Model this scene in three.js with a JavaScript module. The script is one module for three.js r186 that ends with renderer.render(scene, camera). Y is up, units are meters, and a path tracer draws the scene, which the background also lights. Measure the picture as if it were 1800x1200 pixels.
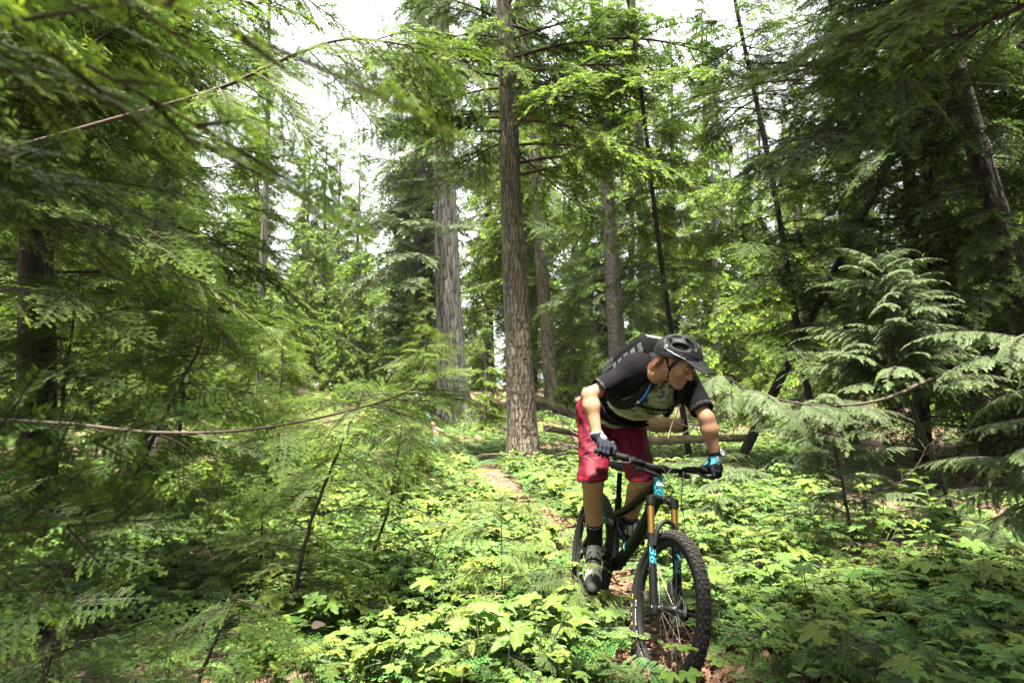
import * as THREE from 'three';
import { mergeGeometries, mergeVertices } from 'three/addons/utils/BufferGeometryUtils.js';
import { MarchingCubes } from 'three/addons/objects/MarchingCubes.js';
import { RoundedBoxGeometry } from 'three/addons/geometries/RoundedBoxGeometry.js';

// ---------------------------------------------------------------- camera, sky, sun, exposure
const CAM_H = 1.4532, CAM_PITCH = 0.05957;
const camera = new THREE.PerspectiveCamera(53.13, 1.5, 0.05, 500);
camera.filmGauge = 36;
camera.position.set(0, CAM_H, 0);
camera.rotation.set(CAM_PITCH, 0, 0);
camera.focus = 3.75;
camera.userData.fStop = 4.5;

const scene = new THREE.Scene();
const SUN_DIR = new THREE.Vector3(-0.06, 1, 0.24).normalize();       // towards the sun
{
  const W = 512, H = 256, data = new Float32Array(W * H * 4);
  for (let y = 0; y < H; y++) for (let x = 0; x < W; x++) {
    const up = ((y + 0.5) / H - 0.5) * Math.PI, az = ((x + 0.5) / W - 0.5) * 2 * Math.PI;
    const dx = Math.cos(az) * Math.cos(up), dy = Math.sin(up), dz = Math.sin(az) * Math.cos(up);
    const c = dx * SUN_DIR.x + dy * SUN_DIR.y + dz * SUN_DIR.z, k = (y * W + x) * 4;
    const wisp = 0.06 * Math.sin(dx * 7 + 2 * Math.sin(dz * 5 + dy * 4)) + 0.04 * Math.sin(dz * 13 + 3 * Math.sin(dx * 9));
    const b = 0.30 * (0.95 + 0.2 * Math.max(0, dy) + wisp + 1.1 * Math.pow(Math.max(0, c), 10));
    data[k] = b * 0.98; data[k + 1] = b; data[k + 2] = b * 1.03; data[k + 3] = 1;
  }
  const sky = new THREE.DataTexture(data, W, H, THREE.RGBAFormat, THREE.FloatType);
  sky.mapping = THREE.EquirectangularReflectionMapping; sky.magFilter = THREE.LinearFilter; sky.needsUpdate = true;
  scene.background = sky; scene.environment = sky;
}
const sun = new THREE.DirectionalLight(new THREE.Color(1, 0.93, 0.78), 4.1);
sun.position.copy(SUN_DIR).multiplyScalar(60).add(new THREE.Vector3(0, 0, -8));
sun.target.position.set(0, 0, -8);
sun.castShadow = true; sun.shadow.radius = 4;
sun.shadow.mapSize.set(4096, 4096);
Object.assign(sun.shadow.camera, { left: -30, right: 30, top: 40, bottom: -40, near: 1, far: 140 });
scene.add(sun, sun.target);
const renderer = new THREE.WebGLRenderer({ antialias: true });
renderer.toneMapping = THREE.LinearToneMapping;
renderer.toneMappingExposure = 10.2;
renderer.shadowMap.enabled = true;
scene.fog = new THREE.FogExp2(0xeef4ea, 0.0002);



// ---------------------------------------------------------------- helpers
const V = (x, y, z) => new THREE.Vector3(x, y, z);
function rng(seed) { let s = seed | 0; return () => { s = (s + 0x6d2b79f5) | 0; let t = Math.imul(s ^ (s >>> 15), 1 | s); t = (t + Math.imul(t ^ (t >>> 7), 61 | t)) ^ t; return ((t ^ (t >>> 14)) >>> 0) / 4294967296; }; }
const lerp = (a, b, t) => a + (b - a) * t, clamp = (x, a, b) => Math.min(b, Math.max(a, x));
const sstep = (a, b, x) => { const t = clamp((x - a) / (b - a), 0, 1); return t * t * (3 - 2 * t); };
const TILT = new THREE.Quaternion().setFromAxisAngle(V(1, 0, 0), CAM_PITCH);
// the point of the place that lies at depth d (metres along the line of view) behind the place (px, py) of the 1800 x 1200 photograph
const P = (px, py, d) => V((px - 900) / 1200 * d, (600 - py) / 1200 * d, -d).applyQuaternion(TILT).add(camera.position);
const used = {};
function numbered(name) { const n = used[name] = (used[name] ?? -1) + 1; return n ? `${name}_${String(n).padStart(3, '0')}` : name; }
function tag(o, label, category, group, kind) {
  if (label) o.userData.label = label;
  if (category) o.userData.category = category;
  if (group) o.userData.group = group;
  if (kind) o.userData.kind = kind;
  return o;
}
function thing(name, pos, label, category, group) {
  const o = new THREE.Group(); o.name = numbered(name); o.position.copy(pos); scene.add(o);
  return tag(o, label, category, group);
}
function part(parent, name, geo, mat, label) {
  const m = new THREE.Mesh(geo, mat); m.name = name; m.castShadow = m.receiveShadow = true; parent.add(m);
  if (label) m.userData.label = label;
  return m;
}
// value noise, hashed on the integer lattice
function hash3(x, y, z) { let h = Math.imul(x, 374761393) ^ Math.imul(y, 668265263) ^ Math.imul(z, 2147483647 ^ 0x1b873593); h = Math.imul(h ^ (h >>> 13), 1274126177); return ((h ^ (h >>> 16)) >>> 0) / 4294967296; }
function vnoise(x, y, z) {
  const xi = Math.floor(x), yi = Math.floor(y), zi = Math.floor(z), f = (t) => t * t * (3 - 2 * t), u = f(x - xi), v = f(y - yi), w = f(z - zi);
  const a = lerp(lerp(hash3(xi, yi, zi), hash3(xi + 1, yi, zi), u), lerp(hash3(xi, yi + 1, zi), hash3(xi + 1, yi + 1, zi), u), v);
  const b = lerp(lerp(hash3(xi, yi, zi + 1), hash3(xi + 1, yi, zi + 1), u), lerp(hash3(xi, yi + 1, zi + 1), hash3(xi + 1, yi + 1, zi + 1), u), v);
  return lerp(a, b, w);
}
const fbm = (x, y, z, o = 4) => { let s = 0, a = 0.5; for (let i = 0; i < o; i++, a *= 0.5, x *= 2.03, y *= 2.03, z *= 2.03) s += a * vnoise(x, y, z); return s; };
// noise that repeats every (px, py) cells, for textures
function tnoise(x, y, px, py, seed) {
  const xi = Math.floor(x), yi = Math.floor(y), f = (t) => t * t * (3 - 2 * t), u = f(x - xi), v = f(y - yi), m = (a, n) => ((a % n) + n) % n;
  const h = (i, j) => hash3(m(i, px), m(j, py), seed);
  return lerp(lerp(h(xi, yi), h(xi + 1, yi), u), lerp(h(xi, yi + 1), h(xi + 1, yi + 1), u), v);
}
function tfbm(u, v, px, py, seed, o = 4) { let s = 0, a = 0.5; for (let i = 0; i < o; i++, a *= 0.5, px *= 2, py *= 2) s += a * tnoise(u * px, v * py, px, py, seed + i); return s; }
function texture(w, h, fn, srgb) {
  const d = new Uint8Array(w * h * 4);
  for (let y = 0; y < h; y++) for (let x = 0; x < w; x++) { const c = fn((x + 0.5) / w, (y + 0.5) / h), k = (y * w + x) * 4; for (let i = 0; i < 3; i++) d[k + i] = clamp(c[i] * 255, 0, 255); d[k + 3] = c.length > 3 ? clamp(c[3] * 255, 0, 255) : 255; }
  const t = new THREE.DataTexture(d, w, h); t.wrapS = t.wrapT = THREE.RepeatWrapping; t.magFilter = THREE.LinearFilter; t.minFilter = THREE.LinearMipmapLinearFilter; t.generateMipmaps = true;
  if (srgb) t.colorSpace = THREE.SRGBColorSpace;
  t.needsUpdate = true; return t;
}
function canvasTex(w, h, draw) {
  const c = document.createElement('canvas'); c.width = w; c.height = h; draw(c.getContext('2d'), w, h);
  const t = new THREE.CanvasTexture(c); t.colorSpace = THREE.SRGBColorSpace; return t;
}

// growing geometry: positions, normals, colours
class Geo {
  constructor() { this.p = []; this.n = []; this.c = []; this.u = []; this.i = []; }
  get at() { return this.p.length / 3; }
  vert(p, n, c, u = 0, v = 0) { this.p.push(p.x, p.y, p.z); this.n.push(n.x, n.y, n.z); this.c.push(c[0], c[1], c[2]); this.u.push(u, v); }
  // a pointed leaf or needle: base, two sides, tip, slightly folded
  leaf(b, d, s, up, len, wid, c, c2 = c) {
    const k = this.at, mx = b.x + d.x * len * 0.45, my = b.y + d.y * len * 0.45, mz = b.z + d.z * len * 0.45, w = wid / 2, f = 0.25;
    this.p.push(b.x, b.y, b.z, mx + s.x * w, my + s.y * w, mz + s.z * w, b.x + d.x * len, b.y + d.y * len, b.z + d.z * len, mx - s.x * w, my - s.y * w, mz - s.z * w);
    this.n.push(up.x, up.y, up.z, up.x + s.x * f, up.y + s.y * f, up.z + s.z * f, up.x, up.y, up.z, up.x - s.x * f, up.y - s.y * f, up.z - s.z * f);
    this.c.push(...c, ...c, ...c2, ...c); this.u.push(0, 0, 0, 0, 0, 0, 0, 0); this.i.push(k, k + 1, k + 2, k, k + 2, k + 3);
  }
  tube(pts, rad, sides, col, uvr) {
    const k0 = this.at, n = pts.length, t = V(), a = V(), b = V(), q = V(), nn = V(); let ref = null, vv = 0;
    for (let i = 0; i < n; i++) {
      t.subVectors(pts[Math.min(n - 1, i + 1)], pts[Math.max(0, i - 1)]).normalize();
      if (!ref) ref = Math.abs(t.y) < 0.9 ? V(0, 1, 0) : V(1, 0, 0);
      a.crossVectors(t, ref).normalize(); b.crossVectors(a, t); ref = b.clone();
      if (i) vv += pts[i].distanceTo(pts[i - 1]);
      const r = typeof rad === 'function' ? rad(i / (n - 1)) : rad, c = typeof col === 'function' ? col(i / (n - 1)) : col;
      for (let j = 0; j <= sides; j++) { const g = j / sides * Math.PI * 2; nn.copy(a).multiplyScalar(Math.cos(g)).addScaledVector(b, Math.sin(g)); q.copy(pts[i]).addScaledVector(nn, r); this.vert(q, nn, c, uvr ? j / sides * uvr[0] : 0, uvr ? vv * uvr[1] : 0); }
    }
    for (let i = 0; i < n - 1; i++) for (let j = 0; j < sides; j++) { const k = k0 + i * (sides + 1) + j, m = k + sides + 1; this.i.push(k, m, k + 1, k + 1, m, m + 1); }
    // close the tip
    const last = k0 + (n - 1) * (sides + 1), k = this.at; this.vert(pts[n - 1], t, typeof col === 'function' ? col(1) : col); for (let j = 0; j < sides; j++) this.i.push(last + j + 1, last + j, k);
  }
  add(g, m, tint) { // another Geo, moved
    const k0 = this.at, q = V(), nm = new THREE.Matrix3().getNormalMatrix(m);
    for (let j = 0; j < g.p.length; j += 3) { q.set(g.p[j], g.p[j + 1], g.p[j + 2]).applyMatrix4(m); this.p.push(q.x, q.y, q.z); q.set(g.n[j], g.n[j + 1], g.n[j + 2]).applyMatrix3(nm).normalize(); this.n.push(q.x, q.y, q.z); for (let e = 0; e < 3; e++) this.c.push(g.c[j + e] * (tint ? tint[e] : 1)); }
    for (const x of g.u) this.u.push(x);
    for (const x of g.i) this.i.push(x + k0);
    return this;
  }
  build(uv = false) {
    const g = new THREE.BufferGeometry();
    g.setAttribute('position', new THREE.Float32BufferAttribute(this.p, 3)); g.setAttribute('normal', new THREE.Float32BufferAttribute(this.n, 3)); g.setAttribute('color', new THREE.Float32BufferAttribute(this.c, 3));
    if (uv) g.setAttribute('uv', new THREE.Float32BufferAttribute(this.u, 2));
    g.setIndex(this.i.length > 65535 * 3 || this.at > 65535 ? new THREE.Uint32BufferAttribute(this.i, 1) : new THREE.Uint16BufferAttribute(this.i, 1));
    return g;
  }
}
const mix3 = (a, b, t) => [lerp(a[0], b[0], t), lerp(a[1], b[1], t), lerp(a[2], b[2], t)];
// a line bent through points
const curve = (pts, n) => new THREE.CatmullRomCurve3(pts).getPoints(n);

// ---------------------------------------------------------------- ground height
function groundY(x, z) {
  const far = sstep(14, 45, -z);
  return 0.10 * (fbm(x * 0.35 + 7, z * 0.35, 1.5, 3) - 0.44) * sstep(0.6, 2.5, Math.hypot(x - 0.58 - 0.1 * clamp((z + 4) / 0.6, -1, 1), Math.max(0, Math.abs(z + 3.95) - 0.7))) + far * 0.9 + 0.5 * sstep(4, 14, x + 0.15 * z) - 0.00 * x;
}
const G = (x, z) => V(x, groundY(x, z), z);
// the ground point seen at (px, py) of the photograph
function onGround(px, py) { const a = camera.position, d = P(px, py, 1).sub(a); let t = 0; for (let k = 0; k < 4000; k++) { t += 0.02; const q = a.clone().addScaledVector(d, t); if (q.y <= groundY(q.x, q.z)) return q; } return a.clone().addScaledVector(d, t); }
const trailPts = [[1290, 1330], [1200, 1205], [1110, 1080], [1030, 980], [960, 925], [900, 880], [862, 845], [845, 812]].map(([x, y]) => onGround(x, y));
const trailCurve = new THREE.CatmullRomCurve3(trailPts);
const trailDense = trailCurve.getPoints(90);
const trailDist = (x, z) => { let b = 9; for (const p of trailDense) b = Math.min(b, Math.hypot(p.x - x, p.z - z)); return b; };
// ---------------------------------------------------------------- materials of plants and wood
const leafMat = (name, tint, trans, rough, o = {}) => Object.assign(new THREE.MeshPhysicalMaterial({ color: new THREE.Color(...tint), vertexColors: true, roughness: rough, transmission: trans, thickness: 0, side: THREE.DoubleSide, ior: 1.45, ...o }), { name });
const M = {
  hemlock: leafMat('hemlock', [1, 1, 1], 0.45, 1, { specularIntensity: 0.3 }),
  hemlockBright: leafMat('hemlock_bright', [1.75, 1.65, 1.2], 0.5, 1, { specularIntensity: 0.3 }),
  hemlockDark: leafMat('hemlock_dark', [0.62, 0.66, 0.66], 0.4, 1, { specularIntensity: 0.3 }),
  cedar: leafMat('cedar', [1, 1, 1], 0.3, 1, { specularIntensity: 0.4, clearcoat: 0.3, clearcoatRoughness: 0.4 }),
  herb: leafMat('herb', [1, 1, 1], 0.45, 1, { specularIntensity: 0.3, clearcoat: 0.3, clearcoatRoughness: 0.45 }),
};
function barkTexture(seed, cols, rows, dark, mid, light) {
  const H = new Float32Array(512 * 1024);
  for (let y = 0; y < 1024; y++) for (let x = 0; x < 512; x++) {
    const u = (x + 0.5) / 512, v = (y + 0.5) / 1024;
    const wx = (tfbm(u, v, 3, 8, seed + 11, 3) - 0.45) * 1.6 / cols, wy = (tfbm(u, v, 6, 6, seed + 17, 3) - 0.45) * 0.5 / rows;
    // long plates: ridged lines along the trunk crossed by shorter breaks
    const a = tnoise((u + wx) * cols, (v + wy) * rows, cols, rows, seed), b = tnoise((u + wx * 0.7) * cols * 2, (v + wy) * rows * 2, cols * 2, rows * 2, seed + 3);
    const ridge = 1 - Math.abs(a * 2 - 1), ridge2 = 1 - Math.abs(b * 2 - 1);
    let h = 1 - Math.pow(ridge, 2.2) * 0.85 - Math.pow(ridge2, 3) * 0.35; h += 0.22 * (tfbm(u, v, 24, 30, seed + 5, 3) - 0.45);
    H[y * 512 + x] = clamp(h, 0, 1);
  }
  const at = (u, v) => H[Math.min(1023, Math.floor(v * 1024)) * 512 + Math.min(511, Math.floor(u * 512))];
  const bump = texture(512, 1024, (u, v) => { const h = at(u, v); return [h, h, h]; });
  const map = texture(512, 1024, (u, v) => { const h = at(u, v), s = tfbm(u, v, 5, 4, seed + 23, 4), g = tnoise(u * 90, v * 120, 90, 120, seed + 29); const c = h < 0.5 ? mix3(dark, mid, h * 2) : mix3(mid, light, h * 2 - 1); const k = 0.75 + 0.5 * s + 0.18 * (g - 0.5); return c.map((x, i) => Math.pow(clamp(x * k * (i === 1 ? 1 + 0.12 * (s - 0.45) : 1), 0, 1), 1 / 2.2)); }, true);
  return { map, bump };
}
const barkA = barkTexture(3, 26, 12, [0.035, 0.026, 0.02], [0.13, 0.10, 0.08], [0.27, 0.225, 0.19]);
const barkB = barkTexture(31, 22, 6, [0.05, 0.045, 0.04], [0.23, 0.21, 0.19], [0.42, 0.40, 0.37]);
const barkMat = (name, b, tint, bump) => Object.assign(new THREE.MeshStandardMaterial({ color: new THREE.Color(...tint), map: b.map, bumpMap: b.bump, bumpScale: bump, roughness: 0.95 }), { name });
M.barkBrown = barkMat('brown_bark', barkA, [0.95, 0.93, 0.9], 0.022);
M.barkGrey = barkMat('grey_bark', barkB, [0.66, 0.66, 0.66], 0.03);
M.barkDark = barkMat('dark_bark', barkA, [0.14, 0.135, 0.13], 0.02);
M.twig = Object.assign(new THREE.MeshStandardMaterial({ color: new THREE.Color(0.04, 0.028, 0.02), roughness: 0.9 }), { name: 'twig' });
M.wood = Object.assign(new THREE.MeshStandardMaterial({ vertexColors: true, roughness: 0.95 }), { name: 'weathered_wood' });

// ---------------------------------------------------------------- flat sprays of conifer twigs. A spray grows along +x with its flat side up
const profile = (t) => Math.min(1, t / 0.18 + 0.35) * (1 - 0.88 * Math.pow(t, 1.25));
function twig(g, R, p0, d0, up0, L, r, lev, o) {
  const n = Math.max(3, Math.ceil(L / o.step[lev])), pts = [p0.clone()], dirs = [d0.clone()], p = p0.clone(), d = d0.clone();
  let wob = (R() - 0.5) * o.wob[lev];
  for (let k = 0; k < n; k++) { d.y -= (o.droop[lev] + (o.lift ? -o.lift[lev] * (1 - k / n) : 0)) * L / n; d.addScaledVector(V().crossVectors(d, up0), wob * L / n); if (R() < 0.3) wob = (R() - 0.5) * o.wob[lev]; d.normalize(); p.addScaledVector(d, L / n); pts.push(p.clone()); dirs.push(d.clone()); }
  const wood = lev === 0 ? o.wood : mix3(o.wood, o.dark, lev / 2.2);
  if (lev < o.woodLev) g.tube(pts, (t) => r * (1 - 0.85 * t), lev ? 3 : 5, wood);
  const at = (t) => { const f = clamp(t, 0, 1) * n, i = Math.min(n - 1, Math.floor(f)); return [pts[i].clone().lerp(pts[i + 1], f - i), dirs[Math.min(n, i + 1)]]; };
  const side = V(), up = V(), nd = V();
  if (lev >= o.needleFrom || o.needle0) {
    const t0 = lev >= o.needleFrom ? (lev === 1 ? 0.1 : 0.03) : 0.45, m = Math.floor(L * (1 - t0) / o.gap);
    for (let k = 0; k < m; k++) {
      const t = t0 + (1 - t0) * (k + R() * 0.6) / m, [q, dd] = at(t); side.crossVectors(dd, up0).normalize(); up.crossVectors(side, dd).normalize();
      const tip = sstep(0.55, 1, t) * (lev >= 1 ? 1 : 0.5), fresh = clamp(tip * (0.55 + 0.6 * R()) + (R() - 0.5) * 0.25, 0, 1), taper = 1 - 0.45 * sstep(0.75, 1, t);
      for (const s of [1, -1]) {
        const ca = Math.cos(o.ang), sa = Math.sin(o.ang);
        nd.copy(dd).multiplyScalar(ca).addScaledVector(side, s * sa).addScaledVector(up, (R() - 0.35) * o.rough).normalize();
        const sd = V().crossVectors(nd, up).normalize(), nu = V().crossVectors(sd, nd).addScaledVector(sd, (R() - 0.5) * o.rough * 1.6).normalize(), c = mix3(o.dark, o.light, fresh), k2 = 0.8 + 0.4 * R();
        sd.crossVectors(nd, nu).normalize();
        g.leaf(q, nd, sd, nu, o.len * taper * (0.75 + 0.5 * R()), o.wid, [c[0] * k2, c[1] * k2, c[2] * k2]);
      }
    }
  }
  if (lev < o.levels - 1) {
    const t0 = lev === 0 ? o.bare : 0.12, m = Math.max(2, Math.floor(L * (1 - t0) / o.cs[lev]));
    for (let k = 0; k < m; k++) {
      if (R() < o.miss) continue;
      const t = t0 + (1 - t0) * (k + 0.5 * R()) / m, [q, dd] = at(t); side.crossVectors(dd, up0).normalize(); up.crossVectors(side, dd).normalize();
      const s = k % 2 ? 1 : -1, th = o.th[lev] * (0.85 + 0.3 * R()), cl = Math.min(o.cl[lev] * (lev ? L / o.cl[0] * 0.6 + 0.4 : 1), L * 0.75) * profile(lev ? t : (t - t0) / (1 - t0)) * (0.75 + 0.5 * R());
      if (cl < o.gap * 2) continue;
      const cd = dd.clone().multiplyScalar(Math.cos(th)).addScaledVector(side, s * Math.sin(th)).addScaledVector(up, (R() - 0.5) * o.tilt).normalize();
      const cu = up.clone().addScaledVector(side, (R() - 0.5) * 0.5).normalize();
      twig(g, R, q, cd, cu, cl, r * 0.45, lev + 1, o);
    }
    if (lev === 0) twig(g, R, at(0.999)[0], dirs[n], up0.clone(), o.cl[0] * 0.35, r * 0.3, 1, o);
  }
}
const HEM = { dark: [0.034, 0.067, 0.010], light: [0.152, 0.235, 0.021], wood: [0.045, 0.032, 0.022] };
const CED = { dark: [0.045, 0.075, 0.022], light: [0.105, 0.15, 0.045], wood: [0.05, 0.036, 0.026] };
const base = { levels: 3, step: [0.08, 0.05, 0.03], wob: [0.9, 1.6, 2], th: [0.85, 0.8], bare: 0.08, miss: 0.06, tilt: 0.25, rough: 0.35, woodLev: 2, needleFrom: 1 };
const KIND = {
  near: { ...base, ...HEM, droop: [0.45, 1.0, 1.0], cs: [0.034, 0.03], cl: [0.34, 0.10], gap: 0.0042, len: 0.0145, wid: 0.0030, ang: 1.1, needle0: true, L: 0.9, r: 0.006, rough: 0.5, tilt: 0.35 },
  bough: { ...base, ...HEM, droop: [0.3, 1.1, 1.3], cs: [0.05, 0.034], cl: [0.66, 0.14], gap: 0.0058, len: 0.018, wid: 0.0046, ang: 1.05, L: 1.7, r: 0.012, bare: 0.12 , rough: 0.6, tilt: 0.5 },
  mid: { ...base, ...HEM, droop: [0.3, 0.9, 1.2], step: [0.15, 0.1, 0.08], cs: [0.06, 0.07], cl: [0.8, 0.26], gap: 0.021, len: 0.042, wid: 0.016, ang: 0.95, L: 2.0, r: 0.018, bare: 0.12, rough: 0.9, tilt: 0.7 },
  far: { ...base, ...HEM, droop: [0.3, 0.8, 1.0], step: [0.4, 0.25, 0.2], cs: [0.13, 0.17], cl: [1.15, 0.42], gap: 0.085, len: 0.17, wid: 0.08, ang: 0.85, L: 2.6, r: 0.03, bare: 0.08, woodLev: 1, rough: 1.2, tilt: 0.9 },
  cedar: { ...base, ...CED, droop: [1.5, 4.2, 3], lift: [1.7, 0, 0], cs: [0.030, 0.017], cl: [0.34, 0.075], gap: 0.0085, len: 0.019, wid: 0.0068, ang: 0.62, th: [0.95, 0.7], L: 1.0, r: 0.006, tilt: 0.12, rough: 0.2, bare: 0.1 },
  cedarMid: { ...base, ...CED, droop: [0.6, 1.4, 1.8], lift: [0.7, 0.3, 0], step: [0.12, 0.08, 0.06], cs: [0.05, 0.045], cl: [0.7, 0.2], gap: 0.02, len: 0.04, wid: 0.014, ang: 0.6, th: [0.95, 0.7], L: 1.8, r: 0.014, tilt: 0.5, rough: 0.6, bare: 0.12 },
};
function sprays(kind, count, seed, over = {}) {
  const o = { ...KIND[kind], ...over }, list = [];
  for (let k = 0; k < count; k++) { const g = new Geo(), R = rng(seed + k * 101); twig(g, R, V(0, 0, 0), V(1, o.rise ?? 0.12, 0).normalize(), V(0, 1, 0), o.L * (0.9 + 0.2 * R()), o.r, 0, o); list.push(g); }
  return list;
}
const built = (l) => l.map((g) => Object.assign(g.build(), { L: 0 }));
const NEAR = built(sprays('near', 5, 100)), BOUGH = built(sprays('bough', 4, 200)), MIDG = sprays('mid', 5, 300), MID = built(MIDG), FARG = sprays('far', 5, 400), CEDAR = built(sprays('cedar', 5, 500)), CMID = built(sprays('cedarMid', 4, 600));
const LEN = new Map(); for (const [l, k] of [[NEAR, 'near'], [BOUGH, 'bough'], [MID, 'mid'], [CEDAR, 'cedar'], [CMID, 'cedarMid']]) for (const g of l) LEN.set(g, KIND[k].L);
// puts a spray at a point: az turns it about the vertical (0 = to the right of the picture), pitch lifts its tip, roll turns it about its own length
function spray(parent, geo, at, az, pitch, len, mat, roll = 0, name = 'branch') {
  const m = part(parent, name, geo, mat); m.position.copy(at); m.rotation.set(roll, az, pitch, 'YZX'); m.scale.setScalar(len / LEN.get(geo)); return m;
}

// ---------------------------------------------------------------- trunks
function trunkGeo(path, rad, sides, o = {}) { // path relative to the base; lumps and flare are in the geometry, furrows in the bark
  const g = new Geo(), n = path.length; let vv = 0; const rep = Math.max(1, Math.round(rad(0.3) * 2 * Math.PI / (o.tile ?? 0.9)));
  const t = V(), a = V(), b = V(), q = V(), nn = V(); let ref = V(0, 0, 1);
  for (let i = 0; i < n; i++) {
    t.subVectors(path[Math.min(n - 1, i + 1)], path[Math.max(0, i - 1)]).normalize(); a.crossVectors(ref, t).normalize(); b.crossVectors(t, a); if (i) vv += path[i].distanceTo(path[i - 1]);
    for (let j = 0; j <= sides; j++) {
      const an = j / sides * Math.PI * 2, jj = j % sides, c = Math.cos(jj / sides * Math.PI * 2), s = Math.sin(jj / sides * Math.PI * 2);
      nn.copy(a).multiplyScalar(c).addScaledVector(b, s);
      const flare = o.flare ? 1 + o.flare * Math.exp(-vv / (rad(0) * 1.6)) * (0.65 + 0.5 * Math.cos(an * 5 + 1.3 + Math.sin(an * 2))) : 1;
      const r = rad(i / (n - 1)) * flare * (1 + (o.lump ?? 0.05) * (fbm(c * 1.7 + 5, s * 1.7, vv * 1.2 + (o.seed ?? 0), 3) - 0.44) * 2 + (o.ridge ?? 0) * (vnoise(an * 9 + vnoise(c * 3, s * 3, vv * 2) * 2, 3.3, vv * 1.4 + (o.seed ?? 0)) - 0.5));
      q.copy(path[i]).addScaledVector(nn, r); g.vert(q, nn, [1, 1, 1], an / (Math.PI * 2) * rep, vv / ((o.tile ?? 0.9) * 2));
    }
  }
  for (let i = 0; i < n - 1; i++) for (let j = 0; j < sides; j++) { const k = i * (sides + 1) + j, m = k + sides + 1; g.i.push(k, k + 1, m, k + 1, m + 1, m); }
  const out = g.build(true); out.deleteAttribute('color'); out.computeVertexNormals();
  return out;
}
// a tree between two points; limbs: lists of { from, to (share of the height), n, az (list of [centre, spread]), len, pitch, geos, mats }
function tree(name, label, group, base_, top, r0, r1, bark, limbs, o = {}) {
  const R = rng(o.seed ?? 1), t = thing(name, base_, label, o.category ?? 'tree', group), H = top.clone().sub(base_), bend = o.bend ?? V(0, 0, 0), n = o.rings ?? 40;
  const at = (f) => H.clone().multiplyScalar(f).addScaledVector(bend, Math.sin(f * Math.PI)).add(V(Math.sin(f * 9 + (o.seed ?? 0)) * 0.012 * H.length() * (o.wave ?? 0.3), 0, 0).multiplyScalar(f));
  const path = []; for (let k = 0; k <= n; k++) { const f = Math.pow(k / n, 1.25); path.push(at(f).add(k ? V() : V(0, -0.15, 0))); }
  const rad = (f) => lerp(r0, r1, Math.pow(f, o.taper ?? 0.8));
  part(t, o.trunkName ?? 'trunk', trunkGeo(path, (f) => rad(Math.pow(f, 1.25)), o.sides ?? 20, { flare: o.flare ?? 0.35, lump: o.lump, ridge: o.ridge, seed: o.seed, tile: o.tile }), bark);
  for (const l of limbs) for (let k = 0; k < l.n; k++) {
    const f = lerp(l.from, l.to, (k + R()) / l.n), [ac, as] = l.az[Math.floor(R() * l.az.length)], az = ac + (R() - 0.5) * 2 * as, sh = l.shape ? l.shape((f - l.from) / (l.to - l.from)) : 1;
    const geo = l.geos[Math.floor(R() * l.geos.length)], mat = l.mats[Math.floor(R() * l.mats.length)], p = at(f).add(V(Math.cos(az), 0, -Math.sin(az)).multiplyScalar(rad(f) * 0.7));
    spray(t, geo, p, az, lerp(l.pitch[0], l.pitch[1], R()), lerp(l.len[0], l.len[1], R()) * sh, mat, (R() - 0.5) * (l.roll ?? 0.4), l.name ?? 'branch');
  }
  t.userData.at = undefined; delete t.userData.at;
  return { t, at, rad };
}
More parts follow.
